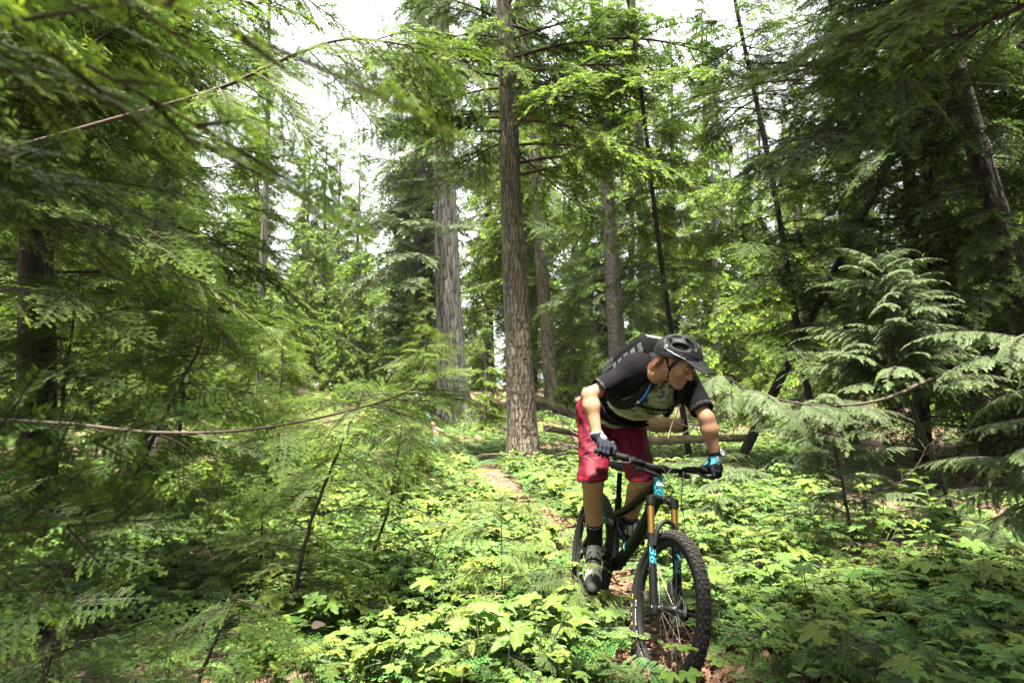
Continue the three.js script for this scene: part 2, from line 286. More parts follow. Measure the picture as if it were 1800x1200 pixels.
// ---------------------------------------------------------------- ground, trail
{
  const g = new THREE.PlaneGeometry(1, 1, 260, 260), p = g.attributes.position, uv = g.attributes.uv;
  for (let k = 0; k < p.count; k++) { // finer towards the camera
    const a = p.getX(k) * 2, b = p.getY(k) * 2, x = Math.sign(a) * (Math.abs(a) * 9 + Math.pow(Math.abs(a), 4) * 130), z = -4 - Math.sign(b) * (Math.abs(b) * 9 + Math.pow(Math.abs(b), 4) * 140);
    p.setXYZ(k, x, groundY(x, z) + 0.018 * (fbm(x * 5, z * 5, 9, 3) - 0.44), z); uv.setXY(k, x / 1.5, z / 1.5);
  }
  g.computeVertexNormals();
  const soilH = (u, v) => tfbm(u, v, 12, 12, 77, 5);
  const map = texture(1024, 1024, (u, v) => {
    const h = soilH(u, v), flake = tnoise(u * 70 + tnoise(u * 20, v * 20, 20, 20, 5) * 3, v * 70, 70, 70, 9), f2 = tnoise(u * 160, v * 160, 160, 160, 19);
    let c = mix3([0.030, 0.019, 0.013], [0.12, 0.066, 0.042], clamp((h - 0.25) * 2, 0, 1)); if (flake > 0.62) c = mix3(c, [0.19, 0.115, 0.075], (flake - 0.62) * 2.4); if (f2 > 0.8) c = mix3(c, [0.25, 0.17, 0.11], 0.5);
    return c.map((x) => Math.pow(x, 1 / 2.2));
  }, true);
  const bump = texture(512, 512, (u, v) => { const h = 0.6 * tfbm(u, v, 16, 16, 78, 4) + 0.4 * tnoise(u * 70, v * 70, 70, 70, 9); return [h, h, h]; });
  M.soil = Object.assign(new THREE.MeshStandardMaterial({ map, bumpMap: bump, bumpScale: 0.02, roughness: 1 }), { name: 'leaf_litter' });
  const m = new THREE.Mesh(g, M.soil); m.name = 'ground'; m.receiveShadow = true; tag(m, 'brown forest floor of leaf litter under the plants', null, null, 'structure'); scene.add(m);
  // the trail: a shallow worn ribbon
  const t = new Geo(), N = 140, W = 10;
  for (let i = 0; i <= N; i++) {
    const c = trailCurve.getPoint(i / N), d = trailCurve.getTangent(i / N), s = V(-d.z, 0, d.x).normalize();
    for (let j = 0; j <= W; j++) { const w = (j / W - 0.5) * (0.62 + 0.12 * Math.sin(i * 0.7)), q = c.clone().addScaledVector(s, w); q.y = groundY(q.x, q.z) + 0.024 - 0.012 * (1 - Math.pow(Math.abs(w) * 3.4, 2)) + 0.010 * (fbm(q.x * 7, q.z * 7, 4, 3) - 0.44); if (j === 0 || j === W) q.y -= 0.04; t.vert(q, V(0, 1, 0), [1, 1, 1], q.x / 1.1, q.z / 1.1); }
  }
  for (let i = 0; i < N; i++) for (let j = 0; j < W; j++) { const k = i * (W + 1) + j; t.i.push(k, k + W + 1, k + 1, k + 1, k + W + 1, k + W + 2); }
  const tg = t.build(true); tg.deleteAttribute('color'); tg.computeVertexNormals();
  const mt = M.soil.clone(); mt.name = 'trail_litter'; mt.color.setRGB(1.25, 1.15, 1.1);
  const tm = new THREE.Mesh(tg, mt); tm.name = 'path'; tm.receiveShadow = true; tag(tm, 'narrow trail of dry brown leaf litter under the bicycle', null, null, 'structure'); scene.add(tm);
}

// ---------------------------------------------------------------- trees beyond the rider, one by one
const PI = Math.PI, RIGHT = [0, 0.7], LEFT = [PI, 0.7], FRONT = [-PI / 2, 0.8], BACK = [PI / 2, 0.8], ALL = [0, PI];
const groundAt = (px, d) => { const q = P(px, 671, d); return G(q.x, q.z); };
// from the place of the base and the place where the trunk leaves the top of the photograph (or any higher point)
function trunkLine(pxb, d, pxt, pyt, height) { const b = groundAt(pxb, d), t = P(pxt, pyt, d), v = t.clone().sub(b); return [b, b.clone().addScaledVector(v, height / v.y)]; }
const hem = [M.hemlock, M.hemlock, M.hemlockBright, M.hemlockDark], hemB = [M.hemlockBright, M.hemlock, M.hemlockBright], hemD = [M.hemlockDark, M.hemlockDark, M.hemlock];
const cone = (x) => 1 - 0.75 * x;
const TREES = [
  // pxBase, depth, pxTop, pyTop, height, r0, r1, bark, name, label, limbs, options
  [921, 11.8, 886, 60, 11, 0.278, 0.085, 'barkBrown', 'hemlock_tree', 'tall straight brown trunk standing nearest behind the rider, at the edge of the trail', [
    { from: 0.44, to: 0.70, n: 13, az: [[0.1, 0.6], [-0.6, 0.6]], len: [2.4, 4.2], pitch: [-0.35, 0.35], geos: MID, mats: hemB },
    { from: 0.60, to: 0.72, n: 6, az: [FRONT], len: [1.0, 2.0], pitch: [-0.5, 0], geos: MID, mats: hemB }, { from: 0.50, to: 0.7, n: 11, az: [[PI, 0.7]], len: [1.6, 3.0], pitch: [-0.3, 0.2], geos: MID, mats: hem },
    { from: 0.6, to: 0.98, n: 26, az: [ALL], len: [2.2, 3.4], pitch: [-0.3, 0.25], geos: MID, mats: hem, shape: cone }], { ridge: 0.05, sides: 64, rings: 150, seed: 2, flare: 0.35, lump: 0.04 }],
  [800, 21, 792, 160, 18, 0.47, 0.18, 'barkGrey', 'cedar_tree', 'broad pale grey trunk with stringy bark and a flared foot', [
    { from: 0.27, to: 0.45, n: 18, az: [[PI, 0.6], [-PI / 2, 0.9]], len: [2.0, 3.6], pitch: [-0.5, 0.1], geos: CMID, mats: [M.cedar] },
    { from: 0.42, to: 0.98, n: 41, az: [ALL], len: [2.4, 3.8], pitch: [-0.4, 0.1], geos: CMID, mats: [M.cedar], shape: cone }], { ridge: 0.09, sides: 80, rings: 150, seed: 5, flare: 0.75, lump: 0.07, tile: 1.1, bend: V(-0.25, 0, 0) }],
  [972, 25, 930, 160, 17, 0.29, 0.1, 'barkBrown', 'hemlock_tree', 'thin dark trunk just right of the tall brown trunk, half hidden by boughs higher up', [
    { from: 0.22, to: 0.45, n: 14, az: [[0, 0.8], [PI, 0.6]], len: [1.8, 3.6], pitch: [-0.5, 0.1], geos: MID, mats: hemB },
    { from: 0.4, to: 0.98, n: 41, az: [ALL], len: [2.2, 3.6], pitch: [-0.4, 0.2], geos: MID, mats: hemB, shape: cone }], { ridge: 0.05, sides: 28, rings: 60, seed: 8 }],
  [1093, 23, 1050, 60, 18, 0.33, 0.13, 'barkDark', 'hemlock_tree', 'dark trunk rising straight behind the backpack of the rider', [
    { from: 0.16, to: 0.42, n: 16, az: [[0.2, 0.7], [PI, 0.5]], len: [1.4, 3.0], pitch: [-0.4, 0.1], geos: MID, mats: hem },
    { from: 0.35, to: 0.98, n: 45, az: [ALL], len: [2.0, 3.6], pitch: [-0.4, 0.2], geos: MID, mats: hemB, shape: cone }], { ridge: 0.05, sides: 28, rings: 60, seed: 9 }],
  [1142, 29, 1118, 100, 19, 0.33, 0.12, 'barkDark', 'hemlock_tree', 'dark trunk behind the helmet, in the shade of feathery boughs', [
    { from: 0.1, to: 0.5, n: 39, az: [FRONT, [0, 0.8], LEFT], len: [1.6, 3.2], pitch: [-0.4, 0.1], geos: MID, mats: hem },
    { from: 0.5, to: 0.98, n: 32, az: [ALL], len: [2.0, 3.4], pitch: [-0.4, 0.2], geos: MID, mats: hemB, shape: cone }], { sides: 20, rings: 40, seed: 10 }],
  [738, 27, 742, 60, 19, 0.28, 0.12, 'barkDark', 'cedar_tree', 'dark slim trunk left of the broad grey trunk', [
    { from: 0.1, to: 0.5, n: 51, az: [FRONT, [PI, 0.9], [0, 0.6]], len: [1.5, 3.0], pitch: [-0.4, 0.1], geos: CMID, mats: [M.cedar] },
    { from: 0.5, to: 0.98, n: 32, az: [ALL], len: [2.0, 3.4], pitch: [-0.4, 0.2], geos: CMID, mats: [M.cedar], shape: cone }], { sides: 20, rings: 40, seed: 11 }],
  [752, 30, 760, 60, 17, 0.22, 0.08, 'barkDark', 'hemlock_tree', 'slim dark trunk squeezed against the broad grey trunk on its left', [
    { from: 0.3, to: 0.98, n: 66, az: [ALL], len: [1.4, 2.8], pitch: [-0.4, 0.2], geos: MID, mats: hem, shape: cone }], { sides: 16, rings: 40, seed: 12 }],
  // slim trees on the right, behind the rider's arm and over the dark thicket
  [1212, 11.5, 1122, 150, 10.5, 0.058, 0.02, 'barkDark', 'young_hemlock', 'slim leaning pole of a young tree beside the left arm of the rider', [
    { from: 0.28, to: 0.72, n: 51, az: [ALL], len: [0.7, 1.7], pitch: [-0.25, 0.25], geos: MID, mats: hemB },
    { from: 0.7, to: 1, n: 27, az: [ALL], len: [0.6, 1.2], pitch: [-0.1, 0.4], geos: MID, mats: hemB, shape: cone }], { sides: 10, rings: 30, seed: 21, wave: 0.5, flare: 0.1 }],
  [1286, 10.8, 1545, 320, 7.5, 0.085, 0.04, 'barkDark', 'leaning_tree', 'dark trunk leaning far to the right behind the glove on the right', [
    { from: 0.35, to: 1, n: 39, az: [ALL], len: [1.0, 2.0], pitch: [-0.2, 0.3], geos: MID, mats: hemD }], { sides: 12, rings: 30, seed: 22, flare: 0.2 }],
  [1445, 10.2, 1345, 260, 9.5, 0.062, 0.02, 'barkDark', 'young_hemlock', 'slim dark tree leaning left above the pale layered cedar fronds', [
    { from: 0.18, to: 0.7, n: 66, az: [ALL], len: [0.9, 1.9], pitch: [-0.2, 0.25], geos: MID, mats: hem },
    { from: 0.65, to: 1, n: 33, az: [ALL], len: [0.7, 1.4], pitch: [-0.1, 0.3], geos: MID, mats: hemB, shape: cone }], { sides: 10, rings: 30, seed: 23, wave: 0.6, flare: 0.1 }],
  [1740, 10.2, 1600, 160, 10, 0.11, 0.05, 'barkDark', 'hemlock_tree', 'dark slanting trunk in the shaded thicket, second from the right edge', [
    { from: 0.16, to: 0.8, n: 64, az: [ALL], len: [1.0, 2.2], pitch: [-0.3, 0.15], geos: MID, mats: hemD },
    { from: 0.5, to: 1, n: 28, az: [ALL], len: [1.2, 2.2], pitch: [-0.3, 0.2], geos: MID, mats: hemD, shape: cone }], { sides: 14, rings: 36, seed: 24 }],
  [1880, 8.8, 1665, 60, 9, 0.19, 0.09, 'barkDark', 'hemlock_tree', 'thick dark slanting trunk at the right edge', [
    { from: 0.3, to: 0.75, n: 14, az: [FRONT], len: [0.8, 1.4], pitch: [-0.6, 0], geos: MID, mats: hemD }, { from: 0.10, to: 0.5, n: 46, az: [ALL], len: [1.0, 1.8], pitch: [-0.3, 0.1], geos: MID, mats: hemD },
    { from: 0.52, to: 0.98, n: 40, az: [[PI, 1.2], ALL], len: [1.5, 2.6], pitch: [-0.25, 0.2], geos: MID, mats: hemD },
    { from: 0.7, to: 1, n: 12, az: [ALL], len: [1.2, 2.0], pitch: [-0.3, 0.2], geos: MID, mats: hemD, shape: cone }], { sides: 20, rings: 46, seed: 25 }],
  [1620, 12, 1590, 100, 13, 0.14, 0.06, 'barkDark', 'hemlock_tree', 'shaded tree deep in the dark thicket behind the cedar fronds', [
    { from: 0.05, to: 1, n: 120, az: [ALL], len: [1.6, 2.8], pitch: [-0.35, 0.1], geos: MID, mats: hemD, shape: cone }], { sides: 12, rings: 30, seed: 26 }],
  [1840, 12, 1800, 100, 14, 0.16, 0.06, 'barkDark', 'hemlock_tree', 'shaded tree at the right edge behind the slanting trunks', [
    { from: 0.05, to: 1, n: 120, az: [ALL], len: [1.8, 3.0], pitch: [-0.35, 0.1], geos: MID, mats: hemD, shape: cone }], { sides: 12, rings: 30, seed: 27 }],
  [1500, 15, 1470, 100, 12, 0.14, 0.05, 'barkDark', 'hemlock_tree', 'feathery tree between the pale gap of sky and the dark thicket', [
    { from: 0.05, to: 1, n: 120, az: [ALL], len: [1.4, 2.6], pitch: [-0.35, 0.1], geos: MID, mats: hem, shape: cone }], { sides: 12, rings: 30, seed: 28 }],
  // left
  [78, 6.2, 60, 200, 13, 0.17, 0.07, 'barkDark', 'hemlock_tree', 'dark trunk in the shade near the left edge', [
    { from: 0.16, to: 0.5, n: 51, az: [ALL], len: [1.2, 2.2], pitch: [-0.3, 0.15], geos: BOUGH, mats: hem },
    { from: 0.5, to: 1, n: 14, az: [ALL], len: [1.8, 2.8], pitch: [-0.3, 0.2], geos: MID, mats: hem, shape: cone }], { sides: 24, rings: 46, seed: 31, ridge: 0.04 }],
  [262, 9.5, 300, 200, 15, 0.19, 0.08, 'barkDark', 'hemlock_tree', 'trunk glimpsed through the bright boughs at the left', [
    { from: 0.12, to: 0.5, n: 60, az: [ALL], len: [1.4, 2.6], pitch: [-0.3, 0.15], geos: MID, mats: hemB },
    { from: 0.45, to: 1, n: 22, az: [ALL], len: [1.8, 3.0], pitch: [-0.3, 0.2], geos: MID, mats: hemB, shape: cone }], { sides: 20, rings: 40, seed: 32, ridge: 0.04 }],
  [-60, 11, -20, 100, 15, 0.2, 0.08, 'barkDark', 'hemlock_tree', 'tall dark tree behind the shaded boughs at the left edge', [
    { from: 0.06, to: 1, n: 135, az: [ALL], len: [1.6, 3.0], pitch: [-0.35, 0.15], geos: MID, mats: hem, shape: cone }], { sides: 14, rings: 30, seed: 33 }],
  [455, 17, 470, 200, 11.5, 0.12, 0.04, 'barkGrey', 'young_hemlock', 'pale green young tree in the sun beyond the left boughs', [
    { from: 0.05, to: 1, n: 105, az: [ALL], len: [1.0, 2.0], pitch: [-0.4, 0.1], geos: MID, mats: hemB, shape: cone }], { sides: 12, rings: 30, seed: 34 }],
];
for (const [pxb, d, pxt, pyt, h, r0, r1, bark, name, label, limbs, o] of TREES) { const [b, t] = trunkLine(pxb, d, pxt, pyt, h); tree(name, label, null, b, t, r0, r1, M[bark], limbs, o); }

// says which one of many alike a thing is, by its look and by what it stands near
const ZONES = [[0, 'just outside the left edge'], [130, 'at the left edge'], [300, 'behind the shaded left boughs'], [470, 'behind the bright left boughs'], [560, 'left of the left gap of sky'], [670, 'under the left gap of sky'], [770, 'left of the broad grey trunk'], [860, 'right of the broad grey trunk'], [935, 'behind the tall brown trunk'], [1040, 'left of the backpack'], [1130, 'behind the backpack'], [1240, 'behind the helmet'], [1330, 'left of the right gap of sky'], [1430, 'under the right gap of sky'], [1560, 'left of the layered cedar fronds'], [1690, 'behind the layered cedar fronds'], [1801, 'in the dark thicket at the right'], [9999, 'just outside the right edge']];
const said = new Map(), ORD = ['', 'second ', 'third ', 'fourth ', 'fifth ', 'sixth ', 'seventh ', 'eighth '];
function which(px, d, size, noun) { const zone = ZONES.find(([x]) => px < x)[1], row = d < 18 ? 'nearer' : d < 26 ? 'near' : d < 35 ? 'middle distance' : d < 47 ? 'far' : 'farthest', key = `${size} ${row} ${noun} ${zone}`, n = said.get(key) ?? 0; said.set(key, n + 1); return n ? `${ORD[n] ?? 'further '}${key} from the left` : key; }

// ---------------------------------------------------------------- the wood behind: six patterns of crown, repeated
const FARPAL = [[1.3, 1.3, 1.3], [1.6, 1.5, 1.4], [1.1, 1.15, 1.3], [1.8, 1.65, 1.5]];
function farTree(seed, H, bare, spread, tint) {
  const R = rng(seed), g = new Geo(), m = new THREE.Matrix4(), e = new THREE.Euler(), q = new THREE.Quaternion();
  const n = Math.round(H * 9);
  for (let k = 0; k < n; k++) {
    const f = lerp(bare, 1, Math.pow((k + R()) / n, 0.9)), x = (f - bare) / (1 - bare), len = spread * (0.55 + 0.6 * R()) * (0.12 + 0.9 * Math.pow(1 - x, 0.75)) * Math.min(1, 0.6 + x * 3), az = R() * PI * 2;
    e.set((R() - 0.5) * 0.6, az, lerp(-0.5, 0.15, R()) + x * 0.2, 'YZX'); q.setFromEuler(e);
    m.compose(V(Math.cos(az) * 0.05, f * H, -Math.sin(az) * 0.05), q, V(1, 1, 1).multiplyScalar(Math.max(0.12, len / 2.6)));
    const b = 0.8 + 0.45 * R(); g.add(FARG[Math.floor(R() * FARG.length)], m, [b * tint[0], b * tint[1], b * tint[2]]);
  }
  const root = new THREE.Group(); part(root, 'crown', g.build(), M.hemlock);
  const path = []; for (let k = 0; k <= 12; k++) path.push(V(Math.sin(k * 1.3 + seed) * 0.04, k / 12 * H * 0.97 - 0.2, Math.cos(k + seed) * 0.04));
  part(root, 'trunk', trunkGeo(path, (f) => lerp(H * 0.012, 0.02, f), 9, { flare: 0.3, seed }), seed % 2 ? M.barkDark : M.barkGrey);
  root.userData.H = H;
  return root;
}
const FAR = [farTree(901, 22, 0.08, 3.0, FARPAL[0]), farTree(902, 17, 0.04, 2.8, FARPAL[3]), farTree(903, 25, 0.16, 3.2, FARPAL[1]), farTree(904, 12, 0.02, 2.4, FARPAL[3]), farTree(905, 20, 0.06, 2.7, FARPAL[2])];
{
  const R = rng(77), spots = [];
  // the two gaps of pale sky: over the left-hand trees and at the upper right
  const cap = (px, d) => { const lim = (y) => 1.45 + (671 - y) / 1200 * d, w = 3.0 / d * 1200; let h = 99; if (px > 545 - 0.7 * w && px < 645 + w * 0.5) h = Math.min(h, lim(215)); if (px > 1310 - 0.7 * w && px < 1400 + 0.7 * w) h = Math.min(h, lim(110)); return h; };
  for (const [d0, d1, n] of [[19, 24, 9], [26, 34, 17], [36, 46, 22], [48, 62, 26]]) for (let k = 0; k < n; k++) spots.push([lerp(-250, 2050, (k + R()) / n), lerp(d0, d1, R())]);
  const clear = [[921, 14.1], [800, 23.5], [972, 30], [1093, 23], [738, 27]];
  let count = 0;
  spots.sort((a, b) => a[0] - b[0]);
  for (const [px, d] of spots) {
    if (d < 31 && Math.abs(px - 970) < 55) continue; if (d < 25 && (Math.abs(px - 800) < 90 || Math.abs(px - 921) < 60 || Math.abs(px - 1093) < 60 || Math.abs(px - 970) < 50)) continue;
    const hmax = cap(px, d), pick = FAR.map((f, i) => i).filter((i) => FAR[i].userData.H <= hmax * 1.35), i = pick.length ? pick[Math.floor(R() * pick.length)] : 3, f = FAR[i];
    const s = Math.min(lerp(0.85, 1.2, R()), hmax / f.userData.H); if (s < 0.35) continue;
    const t = f.clone(); t.name = numbered('conifer_tree'); t.position.copy(groundAt(px, d)); t.rotation.y = R() * 6.28; t.scale.set(s, s, s); scene.add(t);
    t.userData = {}; tag(t, which(px, d, f.userData.H * s > 20 ? 'very tall' : f.userData.H * s > 14 ? 'tall' : f.userData.H * s > 9 ? 'middling' : 'short', 'feathery conifer'), 'tree', 'conifers of the wood behind');
    count++;
  }
}

// the farthest rows close the wood down to the ground
{ const R = rng(929); for (let k = 0; k < 44; k++) { const px = lerp(180, 1500, (k + R()) / 44), d = lerp(40, 66, R()), f = FAR[k % 2 ? 1 : 3], s = lerp(0.5, 0.85, R()), t = f.clone(); t.name = numbered('conifer_tree'); t.position.copy(groundAt(px, d)); t.position.y -= 1.2; t.rotation.y = R() * 6.28; t.scale.set(s * 1.25, s, s * 1.25); scene.add(t); t.userData = {}; tag(t, which(px, d, 'bushy', 'conifer'), 'tree', 'conifers of the wood behind'); } }
// the trees of the same wood that stand round and behind the photographer and shade the near corners
for (const [x, z, i, s] of [[-4.4, 2.2, 4, 0.9], [5.2, 0.5, 0, 0.9], [7.5, -3.4, 4, 0.95], [-3.9, 1.1, 2, 0.85], [3.2, 0.9, 2, 0.9], [5.7, -2.2, 0, 0.9], [9.6, -8, 0, 0.95], [-5.7, -3.2, 4, 0.9], [1.7, 0.8, 2, 0.95], [1.5, 6.5, 2, 0.9], [-2.5, 8, 0, 1], [6, 5, 2, 1], [10.5, -7, 0, 0.9]]) {
  const t = FAR[i].clone(); t.name = numbered('conifer_tree'); t.position.copy(G(x, z)); t.rotation.y = x * 3; t.scale.setScalar(s); scene.add(t); t.userData = {}; tag(t, 'conifer outside the frame, beside or behind the photographer', 'tree', 'conifers round the photographer');
}
// ---------------------------------------------------------------- young conifers of the understorey
// a stem through points (px, py, depth) of the photograph, the first one on the ground, with flat sprays round it
function sapling(name, label, category, group, pts, r0, limbs, o = {}) {
  const R = rng(o.seed ?? 3), w = pts.map(([x, y, d], i) => { const q = P(x, y, d); return i || o.free ? q : G(q.x, q.z); }), b = w[0], t = thing(name, b, label, category, group);
  const c = new THREE.CatmullRomCurve3(w.map((q) => q.clone().sub(b))), path = c.getPoints(24).map((q, k) => q.add(V((R() - 0.5) * r0 * 0.8, 0, (R() - 0.5) * r0 * 0.8)));
  if (!o.free) path[0].y -= 0.05;
  const g = new Geo(); g.tube(path, (f) => r0 * (1 - 0.8 * f), 7, [1, 1, 1]); const tg = g.build(); tg.deleteAttribute('color'); part(t, o.stem ?? 'stem', tg, o.bark ?? M.twig);
  for (const l of limbs) for (let k = 0; k < l.n; k++) {
    const f = lerp(l.from, l.to, (k + R() * 0.8) / l.n), [ac, as] = l.az[Math.floor(R() * l.az.length)], az = ac + (R() - 0.5) * 2 * as, sh = l.shape ? l.shape((f - l.from) / (l.to - l.from)) : 1;
    spray(t, l.geos[Math.floor(R() * l.geos.length)], c.getPoint(f), az, lerp(l.pitch[0], l.pitch[1], R()), lerp(l.len[0], l.len[1], R()) * sh, l.mats[Math.floor(R() * l.mats.length)], (l.roll0 ?? 0) + (R() - 0.5) * (l.roll ?? 0.4), 'branch');
  }
  if (name === 'bare_branch') for (let k = 0; k < 11; k++) { const f = 0.06 + 0.088 * k + 0.03 * R(), q = c.getPoint(f), d = V((R() - 0.3), R() - 0.6, (R() - 0.5)).normalize(), L = lerp(0.07, 0.26, R()), e = new Geo(); e.tube([q, q.clone().addScaledVector(d, L * 0.5).add(V(0, 0.01, 0)), q.clone().addScaledVector(d, L)], (x) => r0 * 0.3 * (1 - 0.7 * x), 5, [1, 1, 1]); const eg = e.build(); eg.deleteAttribute('color'); part(t, 'twig', eg, M.twig); }
  return t;
}
const A = PI, HB = [M.hemlockBright], HM = [M.hemlock, M.hemlock, M.hemlockBright], HD = [M.hemlock, M.hemlockDark];
// left: a tree just outside the frame reaches in over the whole upper left
{
  const R = rng(611), b = G(-3.4, -3.5), t = thing('hemlock_tree', b, 'hemlock just outside the left edge whose long boughs hang across the upper left', 'tree');
  const path = []; for (let k = 0; k <= 20; k++) path.push(V(Math.sin(k) * 0.02, k * 0.32 - 0.15, 0));
  part(t, 'trunk', trunkGeo(path, (f) => lerp(0.2, 0.1, f), 20, { flare: 0.3, ridge: 0.04 }), M.barkBrown);
  for (let k = 0; k < 36; k++) { const h = lerp(2.4, 4.3, k / 36), az = 0.35 + (R() - 0.5) * 1.9, len = lerp(1.3, 2.1, R()), pitch = lerp(-0.3, 0.25, R()) + (h > 2.4 ? 0.05 : 0), q = V(Math.cos(az) * 0.15, h, -Math.sin(az) * 0.15); spray(t, BOUGH[k % 4], q, az, pitch, len, HM[Math.floor(R() * 3)], (R() - 0.5) * 1.3); if (h < 4.2) for (let j = 0; j < 2; j++) { const f = lerp(0.4, 0.95, R()) * len, p = q.clone().add(V(Math.cos(az) * Math.cos(pitch), Math.sin(pitch) - 0.12 * f, -Math.sin(az) * Math.cos(pitch)).multiplyScalar(f)); spray(t, NEAR[(k + j) % 5], p, az + (R() - 0.5) * 1.6, lerp(-0.9, 0.1, R()), lerp(0.35, 0.7, R()), HM[Math.floor(R() * 3)], (R() - 0.5) * 1.4); } }
}
// long limb with hanging sprays across the top, left of the tall trunks
{
  const R = rng(17), pts = [[-120, 300, 2.5], [180, 215, 2.45], [385, 155, 2.4], [520, 95, 2.35], [600, 70, 2.35], [690, 75, 2.3], [770, 95, 2.25]].map((a) => P(...a)), b = pts[0], t = thing('overhanging_branch', b, 'long dark bough reaching in from the left with bright drooping tips before the sky', 'branch');
  const c = new THREE.CatmullRomCurve3(pts.map((q) => q.clone().sub(b))), g = new Geo(); g.tube(c.getPoints(40), (f) => 0.0095 * (1 - 0.75 * f), 7, [1, 1, 1]); const tg = g.build(); tg.deleteAttribute('color'); part(t, 'limb', tg, M.twig);
  for (let k = 0; k < 30; k++) { const f = lerp(0.2, 0.99, (k + R()) / 30), az = (k % 2 ? -1 : 1) * lerp(0.4, 1.2, R()); spray(t, NEAR[k % 5], c.getPoint(f), az, lerp(-0.75, -0.15, R()), lerp(0.28, 0.55, R()) , [M.hemlock, M.hemlockBright][k % 2], (R() - 0.5) * 0.6); }
  for (let k = 0; k < 9; k++) { const f = lerp(0.66, 0.99, k / 9); spray(t, NEAR[k % 5], c.getPoint(f), -0.5 + (R() - 0.5) * 0.8, lerp(-1.0, -0.55, R()), lerp(0.26, 0.42, R()), M.hemlockBright, (R() - 0.5) * 0.8); }
}
// boughs close to the lens at the left
{
  const R = rng(23), b = G(-1.55, -0.35), t = thing('young_hemlock', b, 'young hemlock close to the lens at the left, its blurred boughs crossing the corner', 'tree');
  const g = new Geo(); g.tube([V(0, -0.1, 0), V(0.02, 1, 0.01), V(-0.01, 2, 0), V(0.03, 3.2, 0)], (f) => 0.03 * (1 - 0.7 * f), 9, [1, 1, 1]); const tg = g.build(); tg.deleteAttribute('color'); part(t, 'stem', tg, M.twig);
  const reach = (px, py, d, h, geo, mat, roll) => { const q = P(px, py, d).sub(b), s = V(0, h, 0), v = q.clone().sub(s), len = v.length(); spray(t, geo, s, Math.atan2(-v.z, v.x), Math.asin(v.y / len) + 0.16, len, mat, roll); };
  reach(480, 470, 0.72, 2.0, NEAR[0], M.hemlock, 0.3); reach(420, 320, 0.66, 2.05, NEAR[1], M.hemlock, -0.3); reach(330, 230, 0.6, 1.95, NEAR[2], M.hemlockBright, 0.1); reach(230, 600, 0.8, 1.7, NEAR[0], M.hemlockDark, 1.2);
  reach(300, 1150, 0.85, 1.1, NEAR[1], M.hemlockDark, 1.3); reach(110, 1050, 0.75, 1.15, NEAR[2], M.hemlockDark, 1.2); reach(120, 130, 0.7, 2.1, NEAR[3], M.hemlockDark, 0.4); reach(60, 380, 0.8, 1.9, NEAR[4], M.hemlockDark, 0.6);
}
// left: saplings, from the shaded edge to the bright middle
sapling('young_hemlock', 'young hemlock with a thin slanting dark stem left of the middle foreground', 'tree', null, [[150, 1010, 5.1], [240, 830, 5.0], [335, 640, 4.9], [380, 540, 4.9]], 0.024, [{ from: 0.25, to: 1, n: 51, az: [[0, PI]], len: [0.50, 0.90], roll: 1.5, pitch: [-0.55, 0.25], geos: NEAR, mats: HM }], { seed: 41 });
sapling('young_hemlock', 'young hemlock with bright level sprays, filling the left middle of the picture', 'tree', null, [[70, 960, 6.1], [110, 700, 6.0], [140, 480, 5.9]], 0.028, [{ from: 0.2, to: 1, n: 66, az: [[0, PI]], len: [0.50, 1.15], roll: 1.5, pitch: [-0.55, 0.25], geos: NEAR, mats: HM }], { seed: 42 });
sapling('young_hemlock', 'bright green young hemlock behind the bare brown branch at the left', 'tree', null, [[300, 900, 6.6], [320, 700, 6.5], [330, 500, 6.5]], 0.026, [{ from: 0.1, to: 1, n: 84, az: [[0, PI]], len: [0.50, 1.15], roll: 1.5, pitch: [-0.55, 0.25], geos: NEAR, mats: HB, shape: (x) => 1.1 - 0.6 * x }], { seed: 43 });
sapling('young_hemlock', 'pale young hemlock lit from above, left of the hidden second rider', 'tree', null, [[480, 900, 6.8], [490, 740, 6.8], [500, 560, 6.8]], 0.024, [{ from: 0.1, to: 1, n: 69, az: [[0, PI]], len: [0.50, 1.08], roll: 1.5, pitch: [-0.55, 0.25], geos: NEAR, mats: HB, shape: (x) => 1.1 - 0.7 * x }], { seed: 44 });
sapling('young_hemlock', 'young hemlock with two dark upright stems in the left foreground', 'tree', null, [[455, 985, 4.6], [465, 870, 4.6], [482, 745, 4.6]], 0.012, [{ from: 0.15, to: 1, n: 36, az: [[0, PI]], len: [0.32, 0.58], roll: 1.5, pitch: [-0.55, 0.25], geos: NEAR, mats: HM }], { seed: 45 });
sapling('young_hemlock', 'thin young hemlock with a leaning stem, right of the stem pair in the left foreground', 'tree', null, [[505, 1115, 3.9], [540, 940, 3.85], [600, 780, 3.85], [640, 690, 3.85]], 0.016, [{ from: 0.12, to: 1, n: 52, az: [[0, PI]], len: [0.32, 0.61], roll: 1.5, pitch: [-0.55, 0.25], geos: NEAR, mats: [M.hemlock, M.hemlockBright] }], { seed: 46 });
sapling('young_hemlock', 'dark needled young hemlock whose sprays droop left of the sunny trail', 'tree', null, [[640, 1010, 5.1], [680, 900, 4.6], [705, 760, 4.3], [720, 690, 4.3]], 0.014, [{ from: 0.2, to: 1, n: 46, az: [[0, PI]], len: [0.32, 0.61], roll: 1.5, pitch: [-0.55, 0.25], geos: NEAR, mats: [M.hemlock, M.hemlock, M.hemlockDark] }], { seed: 47 });
sapling('young_hemlock', 'pale young hemlock with spreading level sprays before the foot of the grey trunk', 'tree', null, [[690, 890, 7.9], [735, 700, 7.9], [750, 590, 7.9]], 0.02, [{ from: 0.2, to: 1, n: 60, az: [[0, PI]], len: [0.50, 1.01], roll: 1.5, pitch: [-0.55, 0.25], geos: NEAR, mats: HB, shape: (x) => 1.1 - 0.6 * x }], { seed: 48 });
